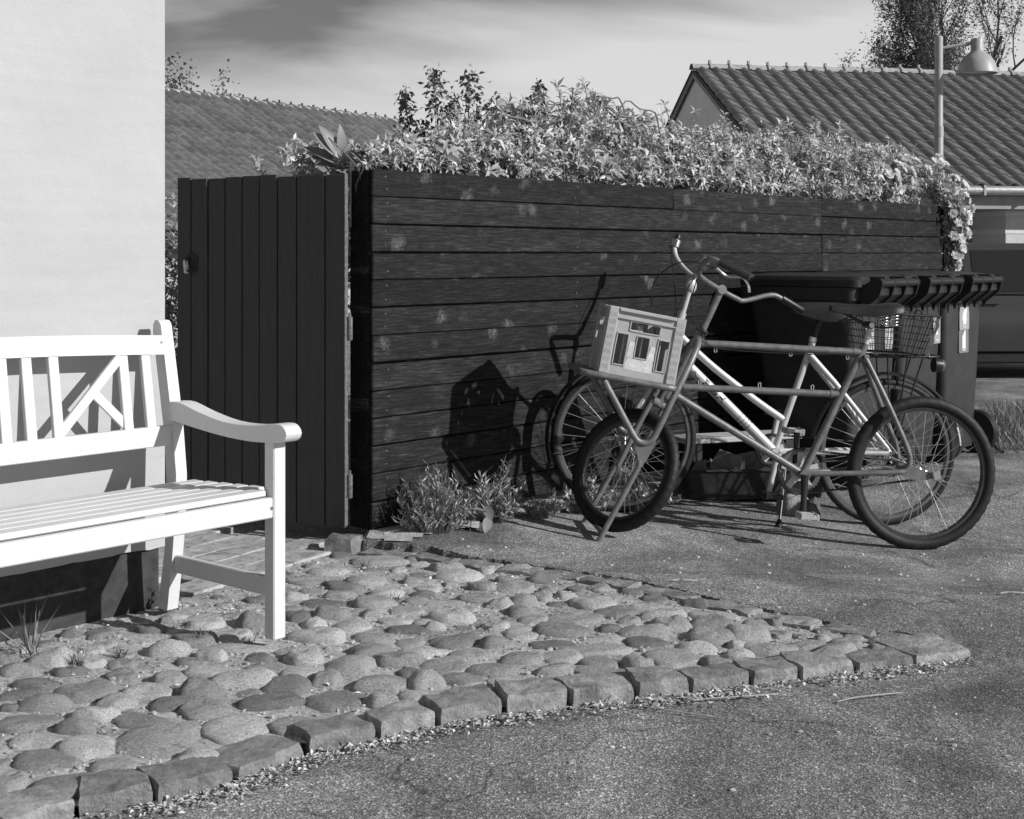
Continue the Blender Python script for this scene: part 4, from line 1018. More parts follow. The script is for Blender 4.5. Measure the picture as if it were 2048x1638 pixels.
for x in (.03, -.03, -.09, -.15): ob('hook', MB().tube(crom([(x + .02, .0, hh - .02), (x + .018, .01, hh + .012), (x, .015, hh + .022), (x - .018, .01, hh + .010), (x - .02, 0, hh - .02)], 4), .004, 6), 'black', bk)
rg = MB(); rnd = random.Random(12); pr = []
for i in range(9):
    z = hh + .005 - i * .025; w = .010 + .004 * math.sin(i * 1.7); x = -ut - .004 + (hh - z) * .26 + .006 * math.sin(i * 2.1)
    for (dx, dy) in ((-w, 0), (-.3 * w, .012), (.4 * w, -.006), (w, .006), (.4 * w, .0), (-.3 * w, .018)): rg.v.append((x + dx, vt - .006 + dy, z))
for i in range(8):
    for k in range(6): rg.f.append((i * 6 + k, i * 6 + (k + 1) % 6, (i + 1) * 6 + (k + 1) % 6, (i + 1) * 6 + k))
rago = ob('rag', rg, 'rag', None, 50); rago.matrix_world = bk.matrix_basis.copy()
tag(rago, 'thin pale strip of cloth tied to the corner of the wire basket', 'cloth')

# ================================================================== BINS
def rring(w, d, r=.05, n=4):
    P = []
    for (sx, sy, a0) in ((1, 1, 0), (-1, 1, 90), (-1, -1, 180), (1, -1, 270)):
        for k in range(n + 1):
            a = rad(a0 + 90 * k / n); P.append((sx * (w / 2 - r) + r * math.cos(a), sy * (d / 2 - r) + r * math.sin(a)))
    return P
def make_bin(label, loc, rz):
    b = thing('wheelie_bin', label, 'bin', (loc[0] * NK, loc[1] * NK, loc[2]), (0, 0, rz), 'bins lined up by the fence'); b.scale = (NK, NK, NK * 1.05)
    q = MB(); lv = [(.47, .50, .30, .05), (.50, .56, .31, .45), (.555, .66, .345, .96), (.60, .73, .36, .965), (.60, .73, .36, 1.03)]; n = 20
    for (w, d, yc, z) in lv:
        for p in rring(w, d): q.v.append((p[0], p[1] + yc, z))
    for i in range(len(lv) - 1):
        for k in range(n): q.f.append((i * n + k, i * n + (k + 1) % n, (i + 1) * n + (k + 1) % n, (i + 1) * n + k))
    q.f.append(tuple(range(n))[::-1]); q.f.append(tuple((len(lv) - 1) * n + k for k in range(n)))
    ob('body', q, 'binp', b, 35)
    q = MB(); lv = [(.605, .76, .35, 1.034), (.605, .76, .35, 1.07), (.575, .73, .35, 1.088), (.40, .52, .36, 1.103), (.38, .50, .36, 1.099)]
    for (w, d, yc, z) in lv:
        for p in rring(w, d): q.v.append((p[0], p[1] + yc, z))
    for i in range(len(lv) - 1):
        for k in range(n): q.f.append((i * n + k, i * n + (k + 1) % n, (i + 1) * n + (k + 1) % n, (i + 1) * n + k))
    q.f.append(tuple(range(n))[::-1]); q.f.append(tuple((len(lv) - 1) * n + k for k in range(n)))
    ob('lid', q, 'lid', b, 35)
    ob('handle_bar', MB().tube([(-.235, -.115, 1.055), (.235, -.115, 1.055)], .022, 14), 'black', b, 40)
    for x in (-.225, -.075, .075, .225):
        ob('handle_rib', MB().prism([(-.138, 1.06), (-.13, 1.03), (-.115, .985), (-.03, .92), (-.02, .885), (-.008, .90), (.0, 1.03), (-.10, 1.083), (-.125, 1.08)], x - .006, x + .006, YZ_X), 'black', b, 30)
    ob('handle_panel', MB().prism([(-.105, 1.05), (-.105, .992), (-.022, .925), (.0, .92), (.0, 1.03)], -.222, .222, YZ_X), 'black', b, 30)
    for x in (-.12, .12): ob('lid_hinge', MB().box((x, -.06, 1.078), (.06, .10, .018), None, .004), 'black', b, 30)
    for s_ in (-1, 1):
        w = ob('wheel', MB().lathe([(.05, -.028), (.12, -.03), (.13, -.018), (.13, .018), (.12, .03), (.05, .028)], 28, Matrix.Translation((s_ * .265, .045, .13)) @ Matrix.Rotation(PI / 2, 4, 'Y')), 'black', b, 35)
    return b
def face_y(z): return .05 + (.31 - .28 - .05) * (z - .05) / .4 if z < .45 else .03 - .015 * (z - .45) / .51
def sticker(b, x, z, w, h, kind, m='sticker'):
    """printed sticker on the handle side of a bin"""
    y = face_y(z) - .004; P = rring(w, h, .012, 3)
    s_ = ob('sticker', MB().prism([(p[0] + x, p[1] + z) for p in P], -y, -y + .002, XZ_Y), m, b, 0)
    g = MB(); y2 = -y + .0025
    def shape(poly, cx_, cz_, k=1.0): g.prism([(cx_ + p[0] * k, cz_ + p[1] * k) for p in poly], y2, y2 + .001, XZ_Y)
    if kind == 'goblet': shape([(-.02, .045), (.02, .045), (.006, .025), (.005, -.02), (.018, -.04), (-.018, -.04), (-.005, -.02), (-.006, .025)], x, z + .015, h / .15)
    if kind == 'can': shape([(-.026, -.035), (.026, -.035), (.026, .045), (-.026, .045)], x, z + .01, h / .15)
    if kind == 'apple': shape([(-.02, -.045), (.02, -.045), (.03, -.02), (.026, .01), (.036, .03), (.03, .05), (.0, .045), (-.028, .02), (-.034, -.01), (-.024, -.03)], x, z + .01, h / .13)
    if kind == 'carton': shape([(-.025, -.05), (.025, -.05), (.025, .055), (.012, .055), (-.025, .02)], x, z + .01, h / .13)
    for i in range(4): g.box((x - .018 + .012 * i, y - .0035, z - h * .37), (.008, .001, .011))
    ob('printed_symbol', g, 'glyph', s_, 0)
BZ = -0.038; NK = 1.03
bin1 = make_bin('dark wheelie bin nearest the silver bicycle, behind its saddle', (2.04, 7.65, BZ), FA)
bin2 = make_bin('middle dark wheelie bin, one sticker beside the wire basket', (2.436, 8.10, BZ), FA)
bin3 = make_bin('dark wheelie bin farthest along, with a tall two-part sticker', (2.83, 8.55, BZ), FA)
sticker(bin1, -.075, .76, .10, .15, 'can'); sticker(bin1, .158, .77, .10, .15, 'goblet')
sticker(bin2, .19, .77, .10, .15, 'goblet')
sticker(bin3, -.01, .825, .145, .135, 'apple'); sticker(bin3, -.01, .688, .145, .135, 'carton', 'sticker2')

# low plank bench, tub and stone by the fence
pb = thing('plank_bench', 'low weathered plank on blocks behind the silver bicycle', 'bench', (1.26, 7.72, -.045), (0, 0, rad(20)))
ob('plank', MB().box((0, 0, .285), (.74, .2, .03), None, .004), 'plank', pb, 30)
for x in (-.29, .29): ob('support', MB().box((x, 0, .135), (.06, .18, .268), None, .004), 'tub', pb, 30)
tb = thing('dark_tub', 'low dark tub with scraps in it on the asphalt behind the bicycles', 'tub', (1.30, 7.50, -.05), (0, 0, rad(4)))
q = MB(); lv = [(.74, .24, 0.0), (.80, .30, .15), (.82, .32, .155), (.80, .30, .165), (.77, .27, .16), (.72, .22, .05)]; n = 20
for (w, d, z) in lv:
    for p in rring(w, d): q.v.append((p[0], p[1], z))
for i in range(len(lv) - 1):
    for k in range(n): q.f.append((i * n + k, i * n + (k + 1) % n, (i + 1) * n + (k + 1) % n, (i + 1) * n + k))
q.f.append(tuple(range(n))[::-1]); q.f.append(tuple((len(lv) - 1) * n + k for k in range(n)))
ob('tub_body', q, 'tub', tb, 35)
rnd = random.Random(31)
for i in range(7):
    x = rnd.uniform(-.3, .3); w = rnd.uniform(.05, .12)
    o = ob('scrap', MB().raw([(-w, 0, 0), (w, .01, .01), (w * .7, .06, w), (-w * .6, .05, w * 1.1), (-w, .004, 0.003), (w, .014, .013), (w * .7, .064, w + .003), (-w * .6, .054, w * 1.1 + .003)], [(0, 1, 2, 3), (7, 6, 5, 4), (0, 4, 5, 1), (1, 5, 6, 2), (2, 6, 7, 3), (3, 7, 4, 0)]), 'card', tb, 0, loc=(x, rnd.uniform(-.05, .05), .12), rot=(rnd.uniform(-.5, .3), rnd.uniform(-.5, .5), rnd.uniform(-1, 1)))
o = link('field_stone', STONES[3].copy(), None, (1.47, 7.22, -.06), (0, 0, .4), (.075, .06, .12)); o.data.materials.clear(); o.data.materials.append(M['cobble'])
tag(o, 'pale rounded stone on the asphalt beside the kickstand', 'stone')
o = link('field_stone', STONES[5].copy(), None, (1.56, 7.14, -.065), (0, 0, 1.2), (.05, .045, .085)); tag(o, 'smaller dark stone next to the pale rounded one', 'stone'); o.data.materials.clear(); o.data.materials.append(M['block'])

# ================================================================== BACKGROUND HOUSES
def tile_mesh(m, w=.225, ln=.36, amp=.055, lip=.022):
    q = MB(); n = 9
    def prof(i):
        t = i / (n - 1); return amp * (0.5 - 0.5 * math.cos(2 * PI * (t ** .8))) + (.012 if t > .9 else 0)
    for (y, dz) in ((0.0, lip), (ln, 0.0)):
        for i in range(n): q.v.append((-w / 2 + w * 1.04 * i / (n - 1), y, prof(i) + dz))
    for i in range(n): q.v.append((-w / 2 + w * 1.04 * i / (n - 1), 0.004, prof(i) - .004))
    for i in range(n - 1): q.f += [(i, i + 1, n + i + 1, n + i), (2 * n + i, 2 * n + i + 1, i + 1, i)]
    return mesh_of('roof_tile', q, m, 50)
def roof_slope(root, x0, x1, run, z0, z1, tm, m, pick, row=.285, w=.225):
    """tiled slope from the eave (y=0, z0) up to the ridge (y=run, z1); tiles that `pick` names stay single pieces"""
    L = math.hypot(run, z1 - z0); ang = math.atan2(z1 - z0, run); nr = int(L / row); nc = int((x1 - x0) / w); rest = MB(); k = 0
    ex = Vector((1, 0, 0)); ey = Vector((0, math.cos(ang), math.sin(ang))); rnd = random.Random(9)
    tv = [tuple(v.co) for v in tm.vertices]; tf = [tuple(p.vertices) for p in tm.polygons]
    for r in range(nr):
        for c in range(nc):
            p = ex * (x0 + (c + .5) * w) + ey * (r * L / nr) + Vector((0, 0, z0 + .01)); jit = (ang + rnd.uniform(-.012, .012), rnd.uniform(-.02, .02), rnd.uniform(-.006, .006))
            if pick(r, c, nr, nc) and k < 298:
                link('roof_tile', tm, root, p, jit); k += 1
            else:
                mt = Matrix.Translation(p) @ Matrix.Rotation(jit[0], 4, 'X'); rest.raw(tv, tf, mt)
    if rest.v: stuff(ob('roof_tiles', rest, m, root, 50))
    return ang, L
def ridge_row(root, x0, x1, y, z, m, pitch=.31, r=.105, knob=True):
    q = MB(); n = 9
    for (x, rr) in ((0, r), (pitch * .86, r * .93), (pitch * .88, r * 1.15), (pitch * 1.0, r * 1.15)):
        for i in range(n): a = PI * i / (n - 1); q.v.append((x, rr * math.cos(a), rr * math.sin(a) * .8))
    for j in range(3):
        for i in range(n - 1): q.f.append((j * n + i, j * n + i + 1, (j + 1) * n + i + 1, (j + 1) * n + i))
    if knob: q.box((pitch * .94, 0, r * 1.0), (.03, .05, .07))
    me = mesh_of('ridge_tile', q, m, 50); k = 0; x = x0
    while x < x1: link('ridge_tile', me, root, (x, y, z + random.uniform(-.006, .006)), (0, random.uniform(-.02, .02), 0)); x += pitch

# right-hand house
RA = math.atan2(.166, .986)
h2 = thing('tiled_house', 'low house with dark pantiled roof and grey gable on the right', 'house', (3.45, 17.1, -.05), (0, 0, RA))
RUN, ZE, ZR, LX = 3.95, 2.16, 4.15, 6.6
tm2 = tile_mesh('tile_dark')
roof_slope(h2, -.02, LX, RUN, ZE, ZR, tm2, 'tile_dark', lambda r, c, nr, nc: r >= 2 and (c < 22 + (nr - r) * .0))
ridge_row(h2, -.06, LX, RUN, ZR + .0, 'ridge')
mb = MB(); mb.quad((-.06, RUN, ZR - .02), (LX, RUN, ZR - .02), (LX, 2 * RUN, ZE), (-.06, 2 * RUN, ZE)); mb.quad((-.06, 0, ZE - .03), (LX, 0, ZE - .03), (LX, RUN, ZR - .03), (-.06, RUN, ZR - .03))
ob('roof_underlay', mb, 'tile_dark', h2, 0)
ob('gable_wall', MB().prism([(.35, 0), (7.55, 0), (7.55, ZE + .12), (RUN, ZR - .1), (.35, ZE + .12)], .02, .16, YZ_X), 'wall_gable', h2, 0)
for s_ in (0, 1):
    y0 = 0 if s_ == 0 else 2 * RUN
    ob('verge_board', MB().bar((-.02, y0, ZE - .06), (-.02, RUN, ZR - .07), .03, .11, (0, 0, 1)), 'tile_dark', h2, 0)
q = MB(); q.box((1.6, 1.35, 1.1), (3.0, .2, 2.2)); ob('recessed_wall', q, 'wall_grey', h2, 0)
q = MB(); q.box((4.85, 1.0, 1.05), (3.5, 1.3, 2.12)); ob('front_wall', q, 'wall_pale', h2, 0)
for z in (1.62, 1.86): ob('wall_band', MB().box((4.85, .995, z), (3.52, 1.306, .06)), 'wall_band', h2, 0)
ob('wall_band', MB().box((1.6, 1.24, 1.62), (2.98, .03, .07)), 'wall_band', h2, 0)
ob('soffit', MB().box((3.27, .55, ZE - .16), (6.6, 1.0, .2)), 'wall_grey', h2, 0)
gut = MB().tube([(-.05, -.07, ZE - .03), (LX, -.07, ZE - .03)], .06, 12)
for x in np.arange(.3, LX, .75): gut.box((x, -.07, ZE - .03), (.03, .13, .13))
ob('gutter', gut, 'zinc', h2, 40)
wd = ob('window', MB().box((2.45, 1.245, 1.15), (.98, .02, .82)), 'glass_dark', h2, 0)
q = MB()
for x in (1.97, 2.3, 2.93): q.box((x, 1.225, 1.15), (.06, .05, .88))
for z in (.73, 1.57): q.box((2.45, 1.225, z), (.90, .046, .06))
ob('window_frame', q, 'frame_grey', wd, 0)

# left-hand house behind the gate
LA = math.atan2(.838, .545)
h1 = thing('tiled_house', 'house behind the gate whose sloping tiled roof shows above it', 'house', (-2.2, 19.8, 0), (0, 0, LA))
tm1 = tile_mesh('tile', .225, .36, .075, .05)
roof_slope(h1, -5.2, 5.97, 4.0, 1.45, 3.86, tm1, 'tile', lambda r, c, nr, nc: r >= 7 and 16 <= c)
ridge_row(h1, -3.0, 5.9, 4.0, 3.86, 'ridge', .30, .10)
mb = MB(); mb.quad((-5.2, 0, 1.42), (5.97, 0, 1.42), (5.97, 4, 3.82), (-5.2, 4, 3.82)); mb.quad((-5.2, 4, 3.84), (5.97, 4, 3.84), (5.97, 8, 1.45), (-5.2, 8, 1.45)); ob('roof_underlay', mb, 'tile', h1, 0)
ob('wall', MB().prism([(.4, -.05), (7.6, -.05), (7.6, 1.6), (4, 3.7), (.4, 1.6)], -5.0, 5.8, YZ_X), 'wall_grey', h1, 0)

# ================================================================== STREET LAMP
lp = thing('street_lamp', 'grey street lamp with bell shade on a short arm', 'lamp', (4.19, 13.5, -.08))
ob('pole', MB().tube([(0, 0, 0), (0, 0, 2.55), (0, 0, 2.56), (0, 0, 3.48), (0, 0, 3.49)], [.043, .043, .040, .040, .03], 18), 'lamp', lp, 40)
ob('pole_collar', MB().tube([(0, 0, 2.50), (0, 0, 2.60)], .0455, 18), 'lamp', lp, 40)
ob('arm', MB().tube([(0, 0, 3.365), (.335, -.02, 3.42)], .017, 12), 'lamp', lp, 40)
sh = ob('lamp_shade', MB().lathe([(.001, .34), (.055, .34), (.06, .33), (.06, .225), (.075, .205), (.13, .165), (.17, .10), (.19, .03), (.195, 0), (.186, .0), (.18, .035), (.12, .15), (.05, .2)], 40, Matrix.Translation((.37, -.02, 3.12)), False), 'lamp', lp, 50)
ob('lamp_glass', MB().lathe([(.17, .02), (.12, .012), (.001, .008)], 32, Matrix.Translation((.37, -.02, 3.12)), False), 'lamp_in', sh, 50)

# ================================================================== CAR
ca = thing('parked_car', 'dark estate car parked beyond the bins', 'car', (3.72, 15.1, -.06), (0, 0, rad(2)))
def car_half(x):
    """half width at sill, belt and roof and the heights of sill, belt and roof at station x"""
    return lerp_tab(x, [(0, .62), (.18, .80), (.6, .86), (3.2, .86), (4.1, .78), (4.4, .55)])
st = [0, .06, .2, .45, .8, 1.3, 1.9, 2.5, 2.95, 3.4, 3.9, 4.25, 4.4]
roofz = [(0, 1.0), (.06, 1.22), (.2, 1.36), (.45, 1.42), (.8, 1.445), (1.3, 1.455), (1.9, 1.45), (2.3, 1.40), (2.95, 1.02), (3.4, .96), (3.9, .90), (4.25, .78), (4.4, .60)]
belt = [(0, .86), (.5, .90), (2.9, .90), (3.4, .86), (4.2, .70), (4.4, .52)]
q = MB(); n = 12
for x in st:
    w = car_half(x); zr = lerp_tab(x, roofz); zb = min(lerp_tab(x, belt), zr - .02); zs = .24 if .1 < x < 4.2 else .34
    rw = w - max(0, (zr - zb)) * .36
    half = [(w * .82, zs), (w * .97, zs + .08), (w, zs + .3), (w * .985, zb - .05), (w * .96, zb), (rw + .02, zr - .06), (rw * .86, zr - .012), (0.0001, zr)]
    ring = [(x, -a, z) for a, z in half] + [(x, a, z) for a, z in half[::-1]][1:]
    q.v += ring
nr_ = 15
for i in range(len(st) - 1):
    for k in range(nr_): q.f.append((i * nr_ + k, i * nr_ + (k + 1) % nr_, (i + 1) * nr_ + (k + 1) % nr_, (i + 1) * nr_ + k))
q.f.append(tuple(range(nr_))); q.f.append(tuple((len(st) - 1) * nr_ + k for k in range(nr_))[::-1])
ob('body', q, 'car', ca, 50)
def side_glass(poly, s_, name, m='glass_dark', off=.006):
    v = []
    for (x, z) in poly:
        w = car_half(x); zr = lerp_tab(x, roofz); zb = lerp_tab(x, belt); t = (z - zb) / max(zr - .06 - zb, .05); rw = w - (zr - zb) * .36 + .02
        v.append((x, s_ * ((w * .96) * (1 - t) + rw * t + off), z))
    v2 = [(a, b - s_ * .012, c) for a, b, c in v]; n_ = len(v)
    f = [tuple(range(n_)), tuple(range(n_, 2 * n_))[::-1]] + [(i, (i + 1) % n_, n_ + (i + 1) % n_, n_ + i) for i in range(n_)]
    return ob(name, MB().raw(v + v2, f), m, ca, 20)
for s_ in (-1, 1):
    side_glass([(.30, .94), (.98, .94), (.98, 1.365), (.62, 1.36), (.42, 1.25)], s_, 'quarter_window')
    side_glass([(1.07, .94), (1.78, .94), (1.78, 1.375), (1.07, 1.37)], s_, 'rear_window'); side_glass([(1.87, .94), (2.72, .94), (2.28, 1.32), (1.87, 1.37)], s_, 'front_window')
    ob('window_trim', MB().bar((.35, s_ * .845, .925), (2.7, s_ * .845, .925), .012, .014), 'black', ca, 0)
    ob('door_handle', MB().bar((1.15, s_ * .868, .82), (1.32, s_ * .868, .82), .02, .028, bev=.006), 'car', ca, 30)
    ob('rocker_panel', MB().bar((.98, s_ * .80, .24), (3.05, s_ * .80, .24), .08, .10, bev=.02), 'black', ca, 30)
    for x in (.72, 3.42):
        w = ob('wheel', MB().lathe([(.19, -.095), (.30, -.10), (.325, -.07), (.325, .07), (.30, .10), (.19, .095)], 32, Matrix.Translation((x, s_ * .74, .325)) @ RX90), 'rubber', ca, 35)
        ob('hubcap', MB().lathe([(.001, -.02), (.06, -.03), (.18, -.012), (.195, 0), (.195, .03), (.001, .03)], 24, Matrix.Translation((x, s_ * .83, .325)) @ Matrix.Rotation(rad(90 * s_), 4, 'X'), False), 'rim2', w, 40)
        ob('wheel_arch', MB().lathe([(.335, -.13), (.345, -.13), (.345, .035), (.335, .035), (.335, -.13)], 32, Matrix.Translation((x, s_ * .80, .325)) @ Matrix.Rotation(rad(-90 * s_), 4, 'X'), False), 'black', ca, 35)

# ================================================================== VEGETATION
def cluster_leaves(name, pts, nrm, m, parent, nl=5, L=.085, Wd=.024, spread=.9, droop=.18, jit=.35, kind=True, fold=.3):
    P = np.repeat(pts, nl, 0); n = len(pts)
    ax = nrm + rvec(n) * jit; ax /= np.linalg.norm(ax, axis=1)[:, None]
    t = np.cross(ax, rvec(n)); t /= np.linalg.norm(t, axis=1)[:, None]; b = np.cross(ax, t)
    ang = (np.arange(nl)[None] / nl * 2 * PI + RS.uniform(0, 6.28, (n, 1)) + RS.normal(0, .2, (n, nl))).reshape(-1)
    A = np.repeat(ax, nl, 0); T = np.repeat(t, nl, 0); B = np.repeat(b, nl, 0)
    D = (T * np.cos(ang)[:, None] + B * np.sin(ang)[:, None]) * spread + A * .45 + RS.normal(0, .15, (n * nl, 3))
    Ls = L * np.repeat(RS.uniform(.65, 1.25, n), nl) * RS.uniform(.75, 1.15, n * nl); Ws = Wd * Ls / L * RS.uniform(.8, 1.2, n * nl)
    o = link(name, leaf_mesh(name, P, D, A, Ls, Ws, m, droop, fold), parent)
    if kind: stuff(o)
    return o
EX = np.array([.657, .753, 0]); EY = np.array([-.753, .657, 0]); F0 = np.array([-.648, 6.30, 0])
TOPP = [(0.27, 1.748), (0.46, 1.784), (0.64, 1.845), (0.82, 1.865), (1.05, 1.913), (1.25, 1.967), (1.46, 2.066), (1.68, 2.112), (1.9, 2.146), (2.14, 2.123), (2.39, 2.083), (2.6, 2.054), (2.87, 2.042), (3.27, 2.045), (3.76, 2.065), (4.16, 2.106), (4.44, 2.136), (4.81, 2.125), (5.2, 2.114), (5.61, 2.101), (6.05, 2.048), (6.42, 1.945), (6.71, 1.896)]
cs = thing('climbing_shrub', 'leafy climbing shrub billowing over the top of the black fence', 'shrub', (F0[0] * FK, F0[1] * FK, FZ0), (0, 0, FA)); cs.scale = (FK, FK, FK)
n = 13500
tx = RS.uniform(.02, 6.0, n); top = np.array([lerp_tab(t, TOPP) + .07 * mnoise.noise(Vector((t * 3.2, 1, 0))) + .04 * mnoise.noise(Vector((t * 9, 3, 0))) for t in tx])
q = RS.uniform(0, 1, n) ** .85; yy = np.where(RS.uniform(size=n) < .8, .06 + RS.beta(1.2, 2.0, n) * .5, .5 + RS.uniform(0, .4, n))
lowf = np.where(yy < .14, 1.675, 1.60)
hgt = lowf + (top - lowf) * q * np.where(yy < .16, .55 + 2.4 * yy, 1.0)
pts = np.stack([tx, yy, hgt], 1)
keep = np.array([mnoise.noise(Vector((p[0] * 4.2, p[1] * 4.2, p[2] * 6.5))) + .5 * mnoise.noise(Vector((p[0] * 11, p[1] * 11, p[2] * 13))) > -.17 for p in pts])
pts = pts[keep]; n = len(pts)
nr = np.stack([RS.normal(0, .3, n), -.75 + RS.normal(0, .35, n), .75 + RS.normal(0, .3, n)], 1)
cluster_leaves('foliage', pts, nr, 'leaf', cs, 4, .050, .018, .7, .3, .9)
bigi = RS.permutation(n)[:550]; cluster_leaves('large_leaves', pts[bigi] + np.array([0, -.02, .02]), nr[bigi], 'leaf', cs, 5, .072, .024, .8, .3, .6)
cluster_leaves('small_leaves', pts[RS.permutation(n)[:4500]] + RS.normal(0, .03, (4500, 3)), nr[:4500], 'leaf_pale', cs, 3, .036, .016, .8, .2, 1.0)
q = MB(); rnd = random.Random(17)
for i in range(60):
    x = rnd.uniform(0, 6); z0 = 1.5; P = [(x, .12, z0)]; h = lerp_tab(x, TOPP) - 1.55 + rnd.uniform(-.05, .12)
    for k in range(4): P.append((P[-1][0] + rnd.uniform(-.12, .12), P[-1][1] + rnd.uniform(-.05, .08), P[-1][2] + h / 4))
    q.tube(crom(P, 3), .0035, 5)
for i in range(26):   # tangled bare vines on the crown
    x = rnd.uniform(1.0, 2.2); P = [(x, .2, 2.0)]
    for k in range(4): P.append((P[-1][0] + rnd.uniform(.02, .14), P[-1][1] + rnd.uniform(-.05, .06), lerp_tab(P[-1][0], TOPP) - .02 + rnd.uniform(-.06, .06)))
    q.tube(crom(P, 3), .005, 5)
ob('stems', q, 'stem', cs)
# young shoots that stand out of the mass
sp_ = []; sn = []; q = MB()
for x in (.62, .9, 1.0, 1.4, 1.58, 1.7, 2.05, 2.35, 2.7, 3.05, 3.45, 4.05, 4.5, 4.9, 5.2, 1.15, 1.32, 1.5, 1.62, 1.8, 1.95, 2.2, 2.5, 2.9, 3.3, 3.62, 3.9, 4.25, 4.6, .55, .8):
    z = lerp_tab(x, TOPP); y = rnd.uniform(.15, .4); h = rnd.uniform(.03, .13); dx = rnd.uniform(-.09, .09)
    q.tube([(x, y, z - .1), (x + dx * .5, y, z + h * .5), (x + dx, y, z + h)], .0025, 5)
    for k in range(5): sp_.append((x + dx * k / 4, y, z + h * k / 4)); sn.append((rnd.uniform(-.4, .4), -.5, .8))
stuff(ob('shoots', q, 'stem', cs)); cluster_leaves('shoot_leaves', np.array(sp_), np.array(sn), 'leaf', cs, 4, .06, .017, .8)

# flowering rose tumbling over the far end
ro = thing('climbing_rose', 'climbing rose with pale blossoms over the far end of the fence', 'rose', ((F0 + EX * 6.1)[0] * FK, (F0 + EX * 6.1)[1] * FK, FZ0), (0, 0, FA)); ro.scale = (FK, FK, FK)
n = 620
path_ = crom([(-.75, .15, 1.78), (-.35, .1, 1.86), (.0, .05, 1.84), (.16, -.02, 1.70), (.2, -.04, 1.50), (.2, -.04, 1.30), (.17, -.03, 1.12)], 12)
rad_ = [(0, .13), (.3, .17), (.5, .17), (.65, .12), (.8, .08), (1, .04)]
idx = RS.randint(0, len(path_), n); pts = np.array([tuple(path_[i]) for i in idx]) + rvec(n) * (RS.uniform(.2, 1, n) ** .5)[:, None] * np.array([lerp_tab(i / len(path_), rad_) for i in idx])[:, None]
cluster_leaves('foliage', pts, np.stack([RS.normal(0.2, .4, n), -.7 + RS.normal(0, .3, n), .5 + RS.normal(0, .4, n)], 1), 'leaf', ro, 5, .055, .026, .9)
q = MB()
for k in range(5): q.tube(crom([(p.x + rnd.uniform(-.05, .05), p.y + rnd.uniform(-.05, .05), p.z - .05) for p in path_[::6]], 3), .004, 5)
q.tube(crom([(.15, 0, 1.2), (.2, -.03, 1.05), (.25, -.05, .95), (.33, -.06, 1.02), (.36, -.06, 1.10)], 5), .0025, 5)
ob('stems', q, 'stem', ro)
def flower_mesh():
    P = []; D = []; N = []; L = []; W_ = []
    for ring, (cnt, tilt, l) in enumerate(((6, .35, .032), (6, .8, .026), (4, 1.6, .018))):
        for k in range(cnt):
            a = 2 * PI * k / cnt + ring * .4; P.append((0, 0, 0)); D.append((math.cos(a), math.sin(a), tilt)); N.append((0, 0, 1)); L.append(l); W_.append(l * 1.05)
    return leaf_mesh('flower', P, D, N, L, W_, 'petal', -.12, -.1)
fm = flower_mesh()
for k in range(95):
    i = min(int((rnd.random() ** 1.0) * len(path_)), len(path_) - 1); t = i / len(path_); R_ = lerp_tab(t, rad_)
    d = Vector((rnd.uniform(-.6, 1.0), rnd.uniform(-1, -.1), rnd.uniform(-.2, .9))).normalized()
    p = path_[i] + d * (R_ * rnd.uniform(.9, 1.15) + .015)
    link('flower', fm, ro, p, d.to_track_quat('Z', 'Y').to_euler(), [rnd.uniform(1.0, 1.7)] * 3)

# tree builder
def grow(q, tips, p, d, L, r, depth, rnd, spread=.5, up=.15, n=4, k=3):
    pts = [p]; rr = [r]
    for i in range(n):
        d = (d + Vector((rnd.uniform(-.18, .18), rnd.uniform(-.18, .18), rnd.uniform(-.05, .18) + up * .3))).normalized(); p = p + d * L / n; pts.append(p); rr.append(r * (1 - .55 * (i + 1) / n))
    q.tube(pts, rr, 6 if r > .02 else 4, False, False)
    if depth <= 1: tips += [(pts[i], d) for i in range(1, len(pts))]
    if depth == 0: return
    for j in range(k):
        t = rnd.uniform(.35, 1.0); i = min(int(t * n), n); dd = (d + Vector((rnd.uniform(-1, 1), rnd.uniform(-1, 1), rnd.uniform(-.25, .6))) * spread * 1.6).normalized()
        grow(q, tips, pts[i], dd, L * rnd.uniform(.55, .8), rr[i] * .65, depth - 1, rnd, spread, up, n, k)
def tree(name, label, loc, H, r, depth, seed, m, leafL, leafW, per, spread=.5, k=3, jit=.2, tilt=(0, 0), nl=1, first=.35):
    t = thing(name, label, 'tree', loc); rnd = random.Random(seed); q = MB(); tips = []
    p = Vector((0, 0, 0)); top = Vector((tilt[0], tilt[1], H * first)); q.tube([p, p.lerp(top, .5), top], [r, r * .85, r * .75], 10)
    for j in range(k + 1):
        d = Vector((rnd.uniform(-.7, .7), rnd.uniform(-.7, .7), 1)).normalized(); grow(q, tips, top, d, H * rnd.uniform(.26, .34), r * .6, depth, rnd, spread, .15, 4, k)
    ob('trunk', q, 'bark', t, 50)
    P = []; D = []
    for (a, d) in tips:
        for c in range(per):
            P.append(tuple(a + Vector((rnd.gauss(0, jit), rnd.gauss(0, jit), rnd.gauss(0, jit))))); D.append((rnd.gauss(0, 1), rnd.gauss(0, 1), rnd.gauss(-.3, .6)))
    n = len(P); o = link('crown', leaf_mesh('crown', P, D, rvec(n), leafL * RS.uniform(.6, 1.2, n), leafW * RS.uniform(.7, 1.2, n), m, .15), t); stuff(o)
    return t
tree('birch_tree', 'tall feathery tree rising behind the right-hand tiled roof', (10.95, 34, -.1), 10.2, .15, 4, 21, 'leaf_tree', .10, .035, 6, .42, 3, .10, (0, 0), 1, .38)
tree('birch_tree', 'smaller darker tree left of the tall one behind the right roof', (9.6, 33, -.1), 7.9, .10, 4, 27, 'leaf_tree', .09, .035, 8, .36, 3, .10, (0, 0), 1, .42)
